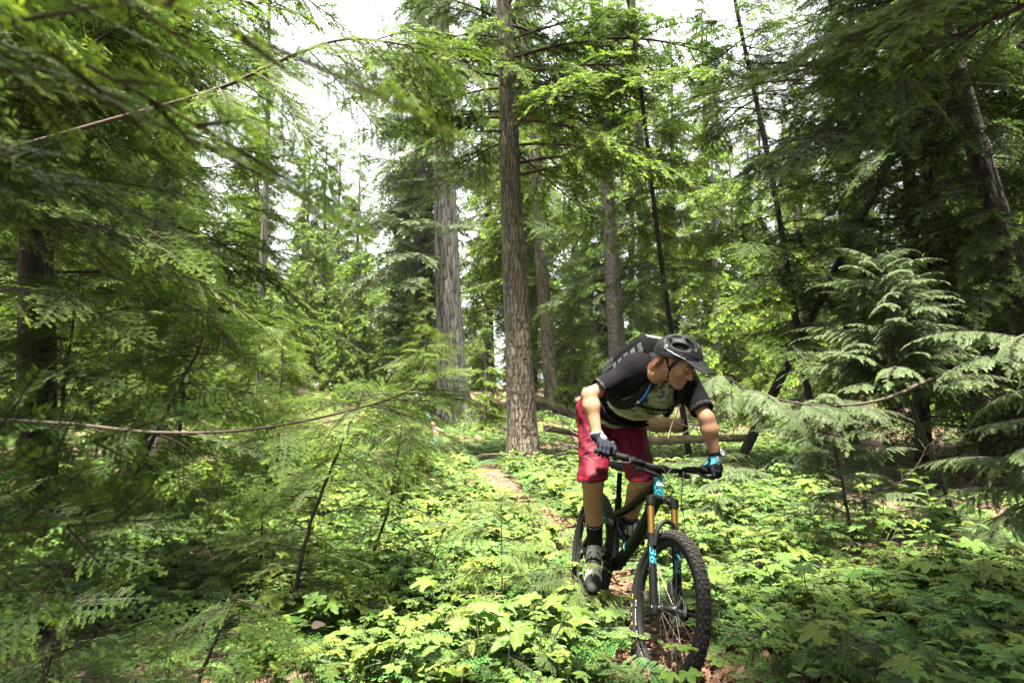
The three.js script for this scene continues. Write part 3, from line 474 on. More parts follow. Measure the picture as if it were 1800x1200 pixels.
sapling('young_hemlock', 'young hemlock at the lower left corner in deep shade', 'tree', null, [[60, 1250, 2.9], [110, 1050, 2.8], [150, 900, 2.7]], 0.014, [{ from: 0.1, to: 1, n: 26, az: [[0, PI]], len: [0.36, 0.65], roll: 1.5, pitch: [-0.55, 0.25], geos: NEAR, mats: [M.hemlockDark] }], { seed: 49 });
sapling('young_hemlock', 'low hemlock sapling with long sprays along the bottom edge at the left', 'tree', null, [[330, 1230, 3.0], [380, 1120, 2.9], [420, 1040, 2.85]], 0.012, [{ from: 0.1, to: 1, n: 22, az: [[0, PI]], len: [0.28, 0.50], roll: 1.5, pitch: [-0.55, 0.25], geos: NEAR, mats: HD }], { seed: 50 });
sapling('hemlock_sapling', 'small hemlock sapling with a thin straight stem and flat fans beside the trail', 'tree', null, [[884, 1112, 3.95], [882, 1000, 3.95], [881, 872, 3.95]], 0.008, [{ from: 0.35, to: 1, n: 14, az: [[0, PI]], len: [0.3, 0.58], pitch: [-0.25, 0.15], geos: CEDAR, mats: [M.hemlockBright] }], { seed: 51 });
sapling('hemlock_sapling', 'knee high sapling with drooping grey green fans left of the front wheel', 'tree', null, [[1020, 1120, 3.9], [1012, 1050, 3.75], [1005, 985, 3.65]], 0.007, [{ from: 0.2, to: 1, n: 14, az: [[0, PI]], len: [0.25, 0.48], pitch: [-0.4, 0.1], geos: CEDAR, mats: [M.hemlock, M.hemlockBright] }], { seed: 52 });
sapling('dead_twig', 'bare leaning twig in the middle foreground', 'twig', null, [[735, 1065, 4.3], [768, 965, 4.2], [805, 872, 4.2]], 0.007, [], { seed: 53 });
sapling('dead_twig', 'forked dark twig slanting right from the sapling beside the trail', 'twig', null, [[886, 1100, 3.95], [935, 1040, 3.9], [990, 985, 3.85]], 0.009, [], { seed: 54 });
sapling('bare_branch', 'long bare brown branch running level across the left half of the picture', 'branch', null, [[-90, 735, 2.6], [120, 745, 2.55], [270, 760, 2.5], [440, 755, 2.5], [600, 725, 2.5], [700, 695, 2.5], [745, 672, 2.5]], 0.0085, [{ from: 0.72, to: 1, n: 10, az: [[0, 1.2]], len: [0.2, 0.42], pitch: [-0.4, 0.1], geos: NEAR, mats: HM }, { from: 0.05, to: 0.6, n: 5, az: [[0, 1.4]], len: [0.2, 0.4], pitch: [-0.5, -0.1], geos: NEAR, mats: HD }], { seed: 55, free: true, stem: 'limb' });
// right: cedars
const CM = [M.cedar];
sapling('cedar_sapling', 'cedar sapling with many pale arching fronds in level layers over the dark thicket', 'tree', null, [[1690, 930, 6.7], [1650, 830, 6.6], [1610, 735, 6.5], [1580, 650, 6.45], [1560, 560, 6.4], [1545, 455, 6.4]], 0.03, [
  { from: 0.5, to: 1, n: 96, az: [[0, 0.7], [PI, 0.7], [-PI / 2, 0.5]], len: [0.5, 1.02], pitch: [0.0, 0.35], geos: CEDAR, mats: CM, shape: (x) => 1.15 - 0.65 * x, roll: 0.3 }], { seed: 61 });
sapling('cedar_branch', 'long arching cedar limb whose white green fans hang beside the rider', 'branch', null, [[1640, 665, 5.9], [1540, 705, 5.5], [1430, 712, 5.2], [1330, 690, 5.0], [1262, 655, 4.9]], 0.016, [
  { from: 0.22, to: 1, n: 34, az: [[PI - 0.6, 0.4], [-2.3, 0.5], [-1.6, 0.6]], len: [0.26, 0.55], pitch: [-0.75, -0.05], geos: CEDAR, mats: CM }], { seed: 62, free: true, stem: 'limb' });
sapling('cedar_sapling', 'low cedar with bright layered fans between the rider and the slanting stem', 'tree', null, [[1500, 905, 6.0], [1480, 840, 5.8], [1460, 760, 5.6], [1450, 700, 5.6]], 0.016, [
  { from: 0.15, to: 1, n: 44, az: [[PI, 1.0], [-PI / 2, 0.9], [0, 0.5]], len: [0.35, 0.66], pitch: [-0.2, 0.3], geos: CEDAR, mats: CM }], { seed: 63 });
sapling('cedar_sapling', 'shaded cedar with hanging fans at the right edge', 'tree', null, [[1850, 960, 5.4], [1830, 760, 5.3], [1815, 560, 5.2]], 0.02, [{ from: 0.25, to: 1, n: 46, az: [[PI, 1.2], [-PI / 2, 0.6]], len: [0.5, 0.95], pitch: [-0.6, 0.1], geos: CEDAR, mats: CM }], { seed: 64 });
sapling('cedar_sapling', 'small cedar sapling with bright fans behind the left glove of the rider', 'tree', null, [[1260, 935, 6.6], [1262, 860, 6.6], [1265, 800, 6.6]], 0.012, [{ from: 0.3, to: 1, n: 18, az: [[0, PI]], len: [0.4, 0.7], pitch: [-0.2, 0.15], geos: CEDAR, mats: CM }], { seed: 65 });
sapling('bare_branch', 'curved bare twig looping through the dark thicket below the cedar', 'branch', null, [[1500, 865, 5.6], [1570, 855, 5.5], [1612, 820, 5.5], [1635, 780, 5.5], [1680, 760, 5.5]], 0.008, [], { seed: 66, free: true, stem: 'limb' });
sapling('overhanging_branch', 'blurred bough with bright tips hanging in at the upper right', 'branch', null, [[1950, -260, 1.5], [1800, -120, 1.6], [1640, -10, 1.7], [1500, 70, 1.8], [1380, 160, 1.9]], 0.01, [
  { from: 0.15, to: 1, n: 34, az: [[PI, 0.9], [-PI / 2, 0.8]], len: [0.25, 0.5], pitch: [-0.8, -0.1], geos: NEAR, mats: [M.hemlock, M.hemlockBright] }], { seed: 67, free: true, stem: 'limb' });
sapling('overhanging_branch', 'dark bough hanging in at the top right corner', 'branch', null, [[2050, -200, 2.4], [1850, -20, 2.4], [1640, 90, 2.5], [1480, 250, 2.6]], 0.014, [
  { from: 0.1, to: 1, n: 30, az: [[PI, 1.2]], len: [0.4, 0.9], pitch: [-0.7, 0], geos: NEAR, mats: [M.hemlockDark, M.hemlock] }], { seed: 68, free: true, stem: 'limb' });
// seedlings on the near floor
{ const R = rng(515); for (let k = 0; k < 26; k++) { const d = lerp(2.7, 6, R()), x = lerp(-0.62, 0.72, R()) * d; if (trailDist(x, -d) < 0.3 || Math.hypot(x - 0.6, -d + 3.8) < 0.5) continue; const t = thing('conifer_seedling', G(x, -d), 'ankle high hemlock seedling with flat fans among the herbs', 'tree', 'hemlock seedlings of the near floor'), n = 4 + Math.floor(R() * 4), H = lerp(0.15, 0.45, R()), g = new Geo(); g.tube([V(0, -0.03, 0), V(0.01, H * 0.6, 0), V(0.02, H, 0.01)], (f) => 0.004 * (1 - 0.6 * f), 5, [1, 1, 1]); part(t, 'stem', (() => { const q = g.build(); q.deleteAttribute('color'); return q; })(), M.twig); for (let j = 0; j < n; j++) spray(t, (k % 3 ? NEAR : CEDAR)[j % 5], V(0.01, H * lerp(0.4, 1, j / n), 0), j * 2.3 + R(), lerp(-0.5, 0.2, R()), lerp(0.18, 0.4, R()), [M.hemlock, M.hemlockBright][k % 2], (R() - 0.5) * 0.8); } }
// small conifers that fill the floor of the wood beyond
{
  const R = rng(303);
  for (let k = 0; k < 64; k++) {
    const px = lerp(-150, 1950, (k * 0.618 + 0.1 * R()) % 1), d = lerp(12.5, 30, Math.pow(R(), 0.8)); if (d < 17 && px > 560 && px < 1330) continue; if (d < 25 && Math.abs(px - 800) < 45) continue;
    const s = lerp(0.16, 0.42, R()), t = FAR[k % 2 ? 3 : 1].clone(); t.name = numbered('conifer_sapling'); t.position.copy(groundAt(px, d)); t.rotation.y = R() * 6.28; t.scale.set(s * 1.15, s, s * 1.15); scene.add(t); t.userData = {};
    tag(t, which(px, d, s < 0.25 ? "smallest" : s < 0.34 ? "small" : "bushy", 'young conifer'), 'tree', 'small conifers of the wood floor');
  }
}

// ---------------------------------------------------------------- leaves of herbs
const HG = { dark: [0.028, 0.078, 0.011], mid: [0.066, 0.140, 0.015], light: [0.146, 0.226, 0.022], vein: [0.09, 0.165, 0.035] };
// lobed leaf: base at the origin, lying towards +x, pleated between its veins
function lobedLeaf(size, lobes, R, col) {
  const g = new Geo(), ang = lobes === 5 ? [0, 0.92, -0.92, 1.85, -1.85] : [0, 1.05, -1.05], len = lobes === 5 ? [1, 0.88, 0.88, 0.55, 0.55] : [1, 0.8, 0.8], N = lobes === 5 ? 44 : 30, max = lobes === 5 ? 2.55 : 2.0;
  const ring = [[], []], o = V(0, 0, 0); g.vert(o, V(0, 1, 0), HG.vein); const jag = R() * 5;
  for (let r = 0; r < 2; r++) for (let k = 0; k <= N; k++) {
    const th = lerp(-max, max, k / N); let best = 0, near = 9; ang.forEach((a, i) => { const w = Math.abs(th - a), v = len[i] * (1 - 0.5 * Math.pow(Math.min(1, w / 0.46), 1.3)); if (v > best) best = v; near = Math.min(near, w); });
    const tooth = 1 + 0.06 * (k % 2 ? 1 : -1) + 0.03 * Math.sin(k * 2.3 + jag), rad = size * 0.62 * best * (r ? tooth : 0.52), fold = 0.07 * size * (1 - Math.min(1, near / 0.42)) * (r ? 0.4 : 1);
    const p = V(rad * Math.cos(th), -fold + 0.02 * size - 0.28 * rad * rad / size + (r ? 0.025 * size * Math.sin(k * 1.7 + jag) : 0), rad * Math.sin(th)); ring[r].push(g.at); g.vert(p, V(0, 1, 0), near < 0.12 ? HG.vein : col);
  }
  for (let k = 0; k < N; k++) { g.i.push(0, ring[0][k + 1], ring[0][k]); g.i.push(ring[0][k], ring[0][k + 1], ring[1][k], ring[0][k + 1], ring[1][k + 1], ring[1][k]); }
  return fixN(g);
}
// entire leaf: lance shaped to broadly oval, folded along the midrib
function plainLeaf(len, wid, R, col, droop = 0.5) {
  const g = new Geo(), n = 7; let k0 = 0;
  for (let i = 0; i <= n; i++) { const t = i / n, w = wid * 0.5 * Math.pow(Math.sin(Math.PI * Math.pow(t, 0.72)), 0.85) + 0.0004, x = len * (t - 0.12 * t * t * droop), y = len * (0.10 * Math.sin(t * 2.4) - droop * 0.45 * t * t), f = 0.22 * w; g.vert(V(x, y - f, 0), V(0, 1, 0), HG.vein); for (const s of [1, -1]) { g.vert(V(x, y + f * 0.4 + 0.06 * w * Math.sin(i * 2.1), s * w * 0.55), V(0, 1, 0), col); g.vert(V(x, y + f * 0.2, s * w), V(0, 1, 0), col.map((c) => c * 1.05)); } }
  for (let i = 0; i < n; i++) { const a = i * 5, b = a + 5; for (const [p, q, fl] of [[0, 1, 0], [1, 2, 0], [0, 3, 1], [3, 4, 1]]) { if (fl) g.i.push(a + p, b + p, a + q, b + p, b + q, a + q); else g.i.push(a + p, a + q, b + p, a + q, b + q, b + p); } }
  return fixN(g);
}
function fixN(g) { // smooth normals, kept as arrays
  const b = g.build(); b.computeVertexNormals(); const n = b.attributes.normal.array; let up = 0; for (let k = 1; k < n.length; k += 3) up += n[k]; if (up < 0) { for (let k = 0; k < n.length; k++) n[k] = -n[k]; for (let k = 0; k < g.i.length; k += 3) { const t = g.i[k]; g.i[k] = g.i[k + 1]; g.i[k + 1] = t; } }
  g.n = Array.from(n); return g;
}
const mat4 = (p, az, pitch, roll, s) => new THREE.Matrix4().compose(p, new THREE.Quaternion().setFromEuler(new THREE.Euler(roll, az, pitch, 'YZX')), V(s, s, s));
const stemCol = [0.07, 0.10, 0.025];
// plants as lists of { leaf, at, az, pitch, roll, s } and stems; the same recipe makes one merged plant or one with parts
const LEAVES = {};
{ const R = rng(71);
  LEAVES.lobed = [0, 1, 2].map((k) => lobedLeaf(1, 5, R, mix3(HG.mid, HG.light, k * 0.3)));
  LEAVES.tri = [0, 1].map((k) => lobedLeaf(1, 3, R, mix3(HG.mid, HG.light, 0.1 + k * 0.4)));
  LEAVES.lance = [0, 1, 2].map((k) => plainLeaf(1, 0.38, R, mix3(HG.dark, HG.light, 0.3 + k * 0.3), 0.4 + 0.3 * k));
  LEAVES.oval = [0, 1].map((k) => plainLeaf(1, 0.62, R, mix3(HG.mid, HG.light, k * 0.6), 0.35));
}
function recipe(kind, R) {
  const L = [], S = [];
  if (kind === 'lobed') { const n = 2 + Math.floor(R() * 3); for (let k = 0; k < n; k++) { const az = R() * 6.28, h = lerp(0.16, 0.46, R()), out = lerp(0.03, 0.14, R()), q = V(Math.cos(az) * out, h, -Math.sin(az) * out); S.push([[V(0, -0.03, 0), V(q.x * 0.3, h * 0.6, q.z * 0.3), q], 0.0026]); L.push(['lobed', q, az + (R() - 0.5), lerp(-0.35, 0.1, R()), (R() - 0.5) * 0.5, lerp(0.12, 0.25, R())]); } }
  if (kind === 'tri') { const n = 3 + Math.floor(R() * 3); for (let k = 0; k < n; k++) { const az = R() * 6.28, h = lerp(0.08, 0.26, R()), out = lerp(0.02, 0.1, R()), q = V(Math.cos(az) * out, h, -Math.sin(az) * out); S.push([[V(0, -0.03, 0), q], 0.0018]); for (const da of [0, 2.1, -2.1]) L.push(['tri', q, az + da, -0.12 + (R() - 0.5) * 0.4, (R() - 0.5) * 0.4, lerp(0.055, 0.10, R())]); } }
  if (kind === 'lance') { const az = R() * 6.28, len = lerp(0.25, 0.5, R()), up = lerp(0.7, 1.15, R()), pts = []; for (let k = 0; k <= 6; k++) { const t = k / 6; pts.push(V(Math.cos(az) * len * t * t * 0.75, len * up * t * (1 - 0.3 * t) - 0.02, -Math.sin(az) * len * t * t * 0.75)); } S.push([pts, 0.0026]); const n = 6 + Math.floor(R() * 4), c = new THREE.CatmullRomCurve3(pts); for (let k = 0; k < n; k++) { const t = lerp(0.3, 1, k / (n - 1)), s = k === n - 1 ? 0 : k % 2 ? 0.95 : -0.95; L.push(['lance', c.getPoint(t), az + s * (1.1 - 0.4 * t), lerp(-0.1, 0.35, R()), (R() - 0.5) * 0.5, lerp(0.09, 0.15, R()) * (1.15 - 0.4 * t)]); } }
  if (kind === 'oval') { const n = 4 + Math.floor(R() * 5); for (let k = 0; k < n; k++) { const az = k * 2.4 + R() * 0.6, h = lerp(0.05, 0.16, R()), out = lerp(0.01, 0.06, R()), q = V(Math.cos(az) * out, h, -Math.sin(az) * out); S.push([[V(0, -0.03, 0), q], 0.0015]); L.push(['oval', q, az, lerp(-0.1, 0.5, R()), (R() - 0.5) * 0.4, lerp(0.05, 0.10, R())]); } }
  return [L, S];
}
function merged(kind, R) { const [L, S] = recipe(kind, R), g = new Geo(); for (const [k, p, az, pi, ro, s] of L) { const v = LEAVES[k][Math.floor(R() * LEAVES[k].length)], b = 0.85 + 0.3 * R(); g.add(v, mat4(p, az, pi, ro, s), [b, b, b]); } for (const [pts, r] of S) g.tube(pts, r, 3, stemCol); return g.build(); }
function fernGeo(R) { const g = new Geo(), n = 4 + Math.floor(R() * 3); for (let k = 0; k < n; k++) { const az = k * 6.28 / n + R(), f = new Geo(), L = lerp(0.3, 0.55, R()); twig(f, R, V(0, 0, 0), V(0.75, 0.8, 0).normalize(), V(-0.6, 0.75, 0).normalize(), L, 0.0022, 0, { levels: 2, step: [0.04, 0.03], wob: [0.4, 0.6], droop: [2.6, 1.2], th: [1.25], cs: [0.011], cl: [L * 0.3], bare: 0.22, miss: 0, tilt: 0.05, rough: 0.12, woodLev: 1, needleFrom: 1, gap: 0.008, len: 0.014, wid: 0.0085, ang: 1.2, dark: [0.05, 0.13, 0.02], light: [0.11, 0.21, 0.03], wood: [0.06, 0.09, 0.02] }); g.add(f, mat4(V(0, 0, 0), az, 0, 0, 1)); } return g.build(); }
const inView = (x, z, m) => { const d = -z; return d > 1.2 && Math.abs(x) < 0.75 * d + m && (CAM_H - groundY(x, z)) < d * (529 / 1200) + 0.5 + m * 0.3; };
function density(x, z) { // where the herbs stand thick
  const d = -z, t = trailDist(x, z); let k = 1;
  k *= sstep(0.2, 0.42, t + 0.12 * (fbm(x * 2, z * 2, 8, 2) - 0.3));
  k *= 0.35 + 1.3 * sstep(0.36, 0.6, fbm(x * 0.9 + 3, z * 0.9, 2.2, 3));
  if (x > 0.45 * d && d > 5) k *= 0.25; if (x < -0.42 * d) k *= 0.5; if (d > 16) k *= 0.6; const nr = x > 0.8 ? 0.7 : 0.42; k *= nr + (1 - nr) * sstep(3.0, 5.6, d); if (x > 0.3 && x < 1.1 && d > 1.6 && d < 3.7) k *= 0.15;
  return k;
}
{
  const R = rng(808), kinds = [['lobed', 4, 1900, 'broad lobed bright green leaves covering the forest floor', 'lobed_ground_cover'], ['tri', 5, 5600, 'small three part leaves carpeting the forest floor', 'low_ground_cover'], ['lance', 5, 1500, 'arching stems of lance shaped leaves among the ground cover', 'lance_ground_cover'], ['oval', 5, 3800, 'small oval leaves close to the forest floor', 'oval_ground_cover'], ['fern', 4, 1700, 'ferns scattered through the ground cover', 'fern_ground_cover']];
  for (const [kind, nv, count, label, name] of kinds) {
    const geos = []; for (let v = 0; v < nv; v++) geos.push(kind === 'fern' ? fernGeo(R) : merged(kind, R));
    const put = geos.map(() => []); let tries = 0, done = 0;
    while (done < count && tries++ < count * 40) {
      const d = lerp(1.3, 26, Math.pow(R(), kind === 'lobed' || kind === 'tri' ? 1.5 : 1.7)), x = (R() * 2 - 1) * (0.75 * d + 1.4), z = -d; if (!inView(x, z, 1.2) || R() > density(x, z)) continue;
      if (Math.hypot(x - 0.66, z + 3.4) < 0.3 || (kind === 'lobed' && d < 5 && R() < 0.6)) continue;
      const s = lerp(0.7, 1.25, R()) * (kind === 'lobed' ? 0.85 : 1) * (d < 3 ? 0.8 : 1);
      put[Math.floor(R() * nv)].push([mat4(V(x, groundY(x, z), z), R() * 6.28, (R() - 0.5) * 0.25, (R() - 0.5) * 0.25, s), 0.75 + 0.55 * R(), R()]); done++;
    }
    const t = thing(name, V(0, 0, 0), label, null, null); t.userData.kind = 'stuff';
    geos.forEach((g, v) => { const im = new THREE.InstancedMesh(g, M.herb, put[v].length); im.name = 'plant'; im.castShadow = im.receiveShadow = true; im.userData.kind = 'stuff'; put[v].forEach(([m, b, h], k) => { im.setMatrixAt(k, m); im.setColorAt(k, new THREE.Color(b * lerp(0.8, 1.35, h), b, b * lerp(1.1, 0.8, h))); }); t.add(im); });
  }
  // dead leaves and bits of twig on the ground
  const lg = [0, 1, 2].map((k) => { const g = plainLeaf(1, 0.55 + 0.15 * k, R, [1, 1, 1], -0.7 + 0.5 * k); for (let i = 0; i < g.c.length; i++) g.c[i] = 0.9 + 0.1 * ((i * 7) % 3); return g.build(); });
  const litter = thing('leaf_litter', V(0, 0, 0), 'curled dry brown leaves lying on the trail and between the plants', null, null); litter.userData.kind = 'stuff';
  const dead = Object.assign(new THREE.MeshPhysicalMaterial({ vertexColors: true, roughness: 1, side: THREE.DoubleSide, transmission: 0.12, thickness: 0, specularIntensity: 0.3 }), { name: 'dead_leaf' });
  lg.forEach((g) => { const n = 7000, im = new THREE.InstancedMesh(g, dead, n); im.name = 'dead_leaf'; im.userData.kind = 'stuff'; im.castShadow = im.receiveShadow = true; let k = 0; while (k < n) { let x, z; if (R() < 0.55) { const p = trailDense[Math.floor(Math.pow(R(), 2.2) * 70)]; x = p.x + (R() + R() + R() - 1.5) * 1.0; z = p.z + (R() - 0.5) * 1.2; } else { const d = lerp(1.3, 14, Math.pow(R(), 1.6)); x = (R() * 2 - 1) * (0.75 * d + 0.6); z = -d; } if (-z < 1) continue; im.setMatrixAt(k, mat4(V(x, groundY(x, z) + 0.014 + 0.03 * R(), z), R() * 6.28, (R() - 0.5) * 1.1, (R() - 0.5) * 1.6, lerp(0.022, 0.06, R()))); const b = lerp(0.35, 1.25, R() * R() + 0.1); im.setColorAt(k, new THREE.Color(0.20 * b, 0.105 * b * lerp(0.85, 1.15, R()), 0.062 * b)); k++; } litter.add(im); });
  const tw = new Geo(); tw.tube([V(-0.5, 0, 0), V(-0.15, 0.03, 0.03), V(0.2, 0.0, -0.02), V(0.5, 0.04, 0.02)], (f) => 0.012 * (1 - 0.6 * f), 5, [1, 1, 1]); const twigs = new THREE.InstancedMesh(tw.build(), M.wood, 900);
  for (let k = 0; k < 900; k++) { const d = lerp(1.4, 14, Math.pow(R(), 1.5)), x = (R() * 2 - 1) * (0.75 * d + 0.4); twigs.setMatrixAt(k, mat4(V(x, groundY(x, -d) + 0.03, -d), R() * 6.28, (R() - 0.5) * 0.5, R() * 6, lerp(0.12, 0.6, R() * R()))); const b = lerp(0.4, 1.4, R()); twigs.setColorAt(k, new THREE.Color(0.15 * b, 0.11 * b, 0.08 * b)); }
  twigs.name = 'twig'; twigs.userData.kind = 'stuff'; twigs.castShadow = twigs.receiveShadow = true; litter.add(twigs);
}
// ---------------------------------------------------------------- the mountain bike. Own axes: x forward, y up, z to the rider's right, origin where the front tyre meets the ground
const std = (name, col, rough, metal = 0, o = {}) => Object.assign(new THREE.MeshPhysicalMaterial({ color: new THREE.Color(...col), roughness: rough, metalness: metal, ...o }), { name });
const noCol = (g) => { const b = g.build(); b.deleteAttribute('color'); return b; };
const tubeGeo = (pts, r, sides = 14, n = 0) => { const g = new Geo(); g.tube(n ? curve(pts, n) : pts, r, sides, [1, 1, 1]); return noCol(g); };
const capTube = (pts, r, sides = 14, n = 0) => { const a = tubeGeo(pts, r, sides, n), b = tubeGeo([...pts].reverse(), typeof r === 'function' ? (t) => r(1 - t) : r, sides, n); const m = mergeGeometries([a, b]); return m; };
const BK = {
  frame: std('olive_black_frame', [0.007, 0.009, 0.006], 0.4, 0, { clearcoat: 0.08, clearcoatRoughness: 0.25, specularIntensity: 0.6 }), teal: std('turquoise_paint', [0.004, 0.17, 0.21], 0.35, 0, { clearcoat: 0.4, clearcoatRoughness: 0.2 }),
  black: std('black_alloy', [0.009, 0.009, 0.010], 0.4, 0, { specularIntensity: 0.6 }), matt: std('matt_black', [0.007, 0.007, 0.008], 0.55, 0, { specularIntensity: 0.35 }), rubber: std('dusty_rubber', [0.032, 0.027, 0.025], 0.9, 0, { specularIntensity: 0.4 }), side: std('tyre_wall', [0.010, 0.0095, 0.0095], 0.8, 0, { specularIntensity: 0.4 }),
  gold: std('gold_coating', [0.16, 0.09, 0.025], 0.36, 0.85), steel: std('steel', [0.5, 0.5, 0.5], 0.3, 0.9), chain: std('chain_steel', [0.16, 0.15, 0.14], 0.4, 0.8), silver: std('silver_badge', [0.6, 0.6, 0.6], 0.3, 0.6), grip: std('grip_rubber', [0.012, 0.012, 0.013], 0.8), hose: std('black_hose', [0.015, 0.015, 0.015], 0.45), red: std('red_mark', [0.3, 0.02, 0.02], 0.5),
};
const print = (name, w, h, draw) => { const t = canvasTex(w, h, draw); return Object.assign(new THREE.MeshStandardMaterial({ map: t, alphaTest: 0.5, roughness: 0.5, side: THREE.DoubleSide }), { name }); };
const bike = thing('mountain_bike', V(0.6847, 0, -3.3426), 'black full suspension mountain bike with turquoise lettering and gold fork tubes', 'bicycle');
bike.rotation.set(-0.1648, 0.1829 - Math.PI / 2, 0, 'YXZ');
bike.updateMatrixWorld(true);
const onBike = (x, y, z) => V(x, y, z).applyMatrix4(bike.matrixWorld);
const WR = 0.37, HA = 65.5 * Math.PI / 180, SA = V(-Math.cos(HA), Math.sin(HA), 0), SN = V(Math.sin(HA), Math.cos(HA), 0), FA = V(0, WR, 0), A0 = FA.clone().addScaledVector(SN, -0.046), RA = V(-1.2, WR, 0), BB = V(-0.765, 0.385, 0);
const steerQ = new THREE.Quaternion().setFromAxisAngle(SA, 0.0592);
const steer = (o) => { o.quaternion.copy(steerQ); o.position.copy(A0).sub(A0.clone().applyQuaternion(steerQ)); o.updateMatrix(); return o; };
const steered = (v) => v.clone().sub(A0).applyQuaternion(steerQ).add(A0);
const onAxis = (t, n = 0, z = 0) => A0.clone().addScaledVector(SA, t).addScaledVector(SN, n).add(V(0, 0, z));
const grp = (parent, name) => { const g = new THREE.Group(); g.name = name; parent.add(g); return g; };
const lathe = (prof, seg) => new THREE.LatheGeometry(prof.map(([r, z]) => new THREE.Vector2(r, z)), seg).rotateX(Math.PI / 2);
// ring of print on the right-hand side of a wheel
function arcPrint(r0, r1, z0, z1, a0, a1) { const g = new Geo(), n = 24; for (let k = 0; k <= n; k++) for (const j of [0, 1]) { const an = lerp(a0, a1, k / n), r = j ? r1 : r0; g.vert(V(Math.cos(an) * r, Math.sin(an) * r, j ? z1 : z0), V(0, 0, 1), [1, 1, 1], k / n, j); } for (let k = 0; k < n; k++) { const a = k * 2; g.i.push(a, a + 2, a + 1, a + 1, a + 2, a + 3); } const b = g.build(true); b.deleteAttribute('color'); return b; }
function wheel(name, c, rear) {
  const w = grp(bike, name), mv = (g) => g.translate(c.x, c.y, c.z);
  const prof = []; for (let k = 0; k <= 22; k++) { const a = k / 22 * Math.PI * 2; prof.push([0.3385 + 0.0285 * Math.cos(a), 0.0295 * Math.sin(a)]); }
  const tyre = grp(w, 'tyre'); part(tyre, 'casing', mv(lathe(prof, 96)), BK.side);
  const knobs = [], R = rng(5); const kb = (a, ang, lx, lz, h) => { const g = new THREE.BoxGeometry(h * 2, lx, lz).translate(0.0285, 0, 0); const p = g.attributes.position; for (let i = 0; i < p.count; i++) if (p.getX(i) > 0.0285) { p.setY(i, p.getY(i) * 0.78); p.setZ(i, p.getZ(i) * 0.8); } g.computeVertexNormals(); g.rotateY(-ang).translate(0.3385, 0, 0).rotateZ(a); knobs.push(g.toNonIndexed()); };
  const N = 56; for (let k = 0; k < N; k++) { const a = k / N * Math.PI * 2, h = Math.PI / N; kb(a, 0.27, 0.017, 0.013, 0.0052); kb(a, -0.27, 0.017, 0.013, 0.0052); kb(a + h, 0.62 * (k % 2 ? 1 : 1.12), 0.016, 0.009, 0.0042); kb(a + h, -0.62 * (k % 2 ? 1 : 1.12), 0.016, 0.009, 0.0042); kb(a, 0.98, 0.020, 0.013, 0.0055); kb(a, -0.98, 0.020, 0.013, 0.0055); if (k % 2) { kb(a + h, 0.09, 0.012, 0.010, 0.0045); kb(a + h, -0.09, 0.012, 0.010, 0.0045); } }
  const kg = mergeGeometries(knobs); part(tyre, 'tread', mv(kg), BK.rubber);
  part(w, 'rim', mv(lathe([[0.288, -0.008], [0.290, -0.013], [0.300, -0.0165], [0.3145, -0.0172], [0.3155, -0.015], [0.305, -0.011], [0.305, 0.011], [0.3155, 0.015], [0.3145, 0.0172], [0.300, 0.0165], [0.290, 0.013], [0.288, 0.008], [0.288, -0.008]], 96)), BK.matt);
  part(w, 'hub', mv(lathe([[0.006, -0.062], [0.011, -0.062], [0.012, -0.045], [0.028, -0.040], [0.028, -0.035], [0.016, -0.030], [0.0145, 0], [0.016, 0.030], [0.026, 0.035], [0.026, 0.040], [0.012, 0.046], [0.011, 0.062], [0.006, 0.062]], 24)), BK.black);
  const sg = [1, -1].map((s) => tubeGeo([V(0.026, 0, s * 0.037), V(0.288, 0.0, s * 0.004)], 0.0009, 5));
  for (let k = 0; k < 28; k++) { const s = k % 2, m = part(w, 'spoke', sg[s], k === 5 ? BK.steel : BK.chain); m.position.copy(c); m.rotation.z = k / 28 * Math.PI * 2; }
  const disc = new THREE.Shape(); disc.absarc(0, 0, 0.09, 0, 7); const hole = new THREE.Path(); hole.absarc(0, 0, 0.074, 0, 7, true); disc.holes.push(hole);
  const rot = [new THREE.ExtrudeGeometry(disc, { depth: 0.0018, bevelEnabled: false, curveSegments: 40 })]; for (let k = 0; k < 6; k++) rot.push(new THREE.BoxGeometry(0.056, 0.007, 0.0018).translate(0.048, 0, 0.0009).rotateZ(k * 1.047 + 0.2).toNonIndexed());
  for (const g of rot) { for (const n of Object.keys(g.attributes)) if (n !== 'position' && n !== 'normal') g.deleteAttribute(n); }
  part(w, 'brake_rotor', mv(mergeGeometries(rot).translate(0, 0, -0.052)), BK.steel);
  return w;
}
const rearWheel = wheel('rear_wheel', RA, true), frontWheel = steer(wheel('front_wheel', FA, false));
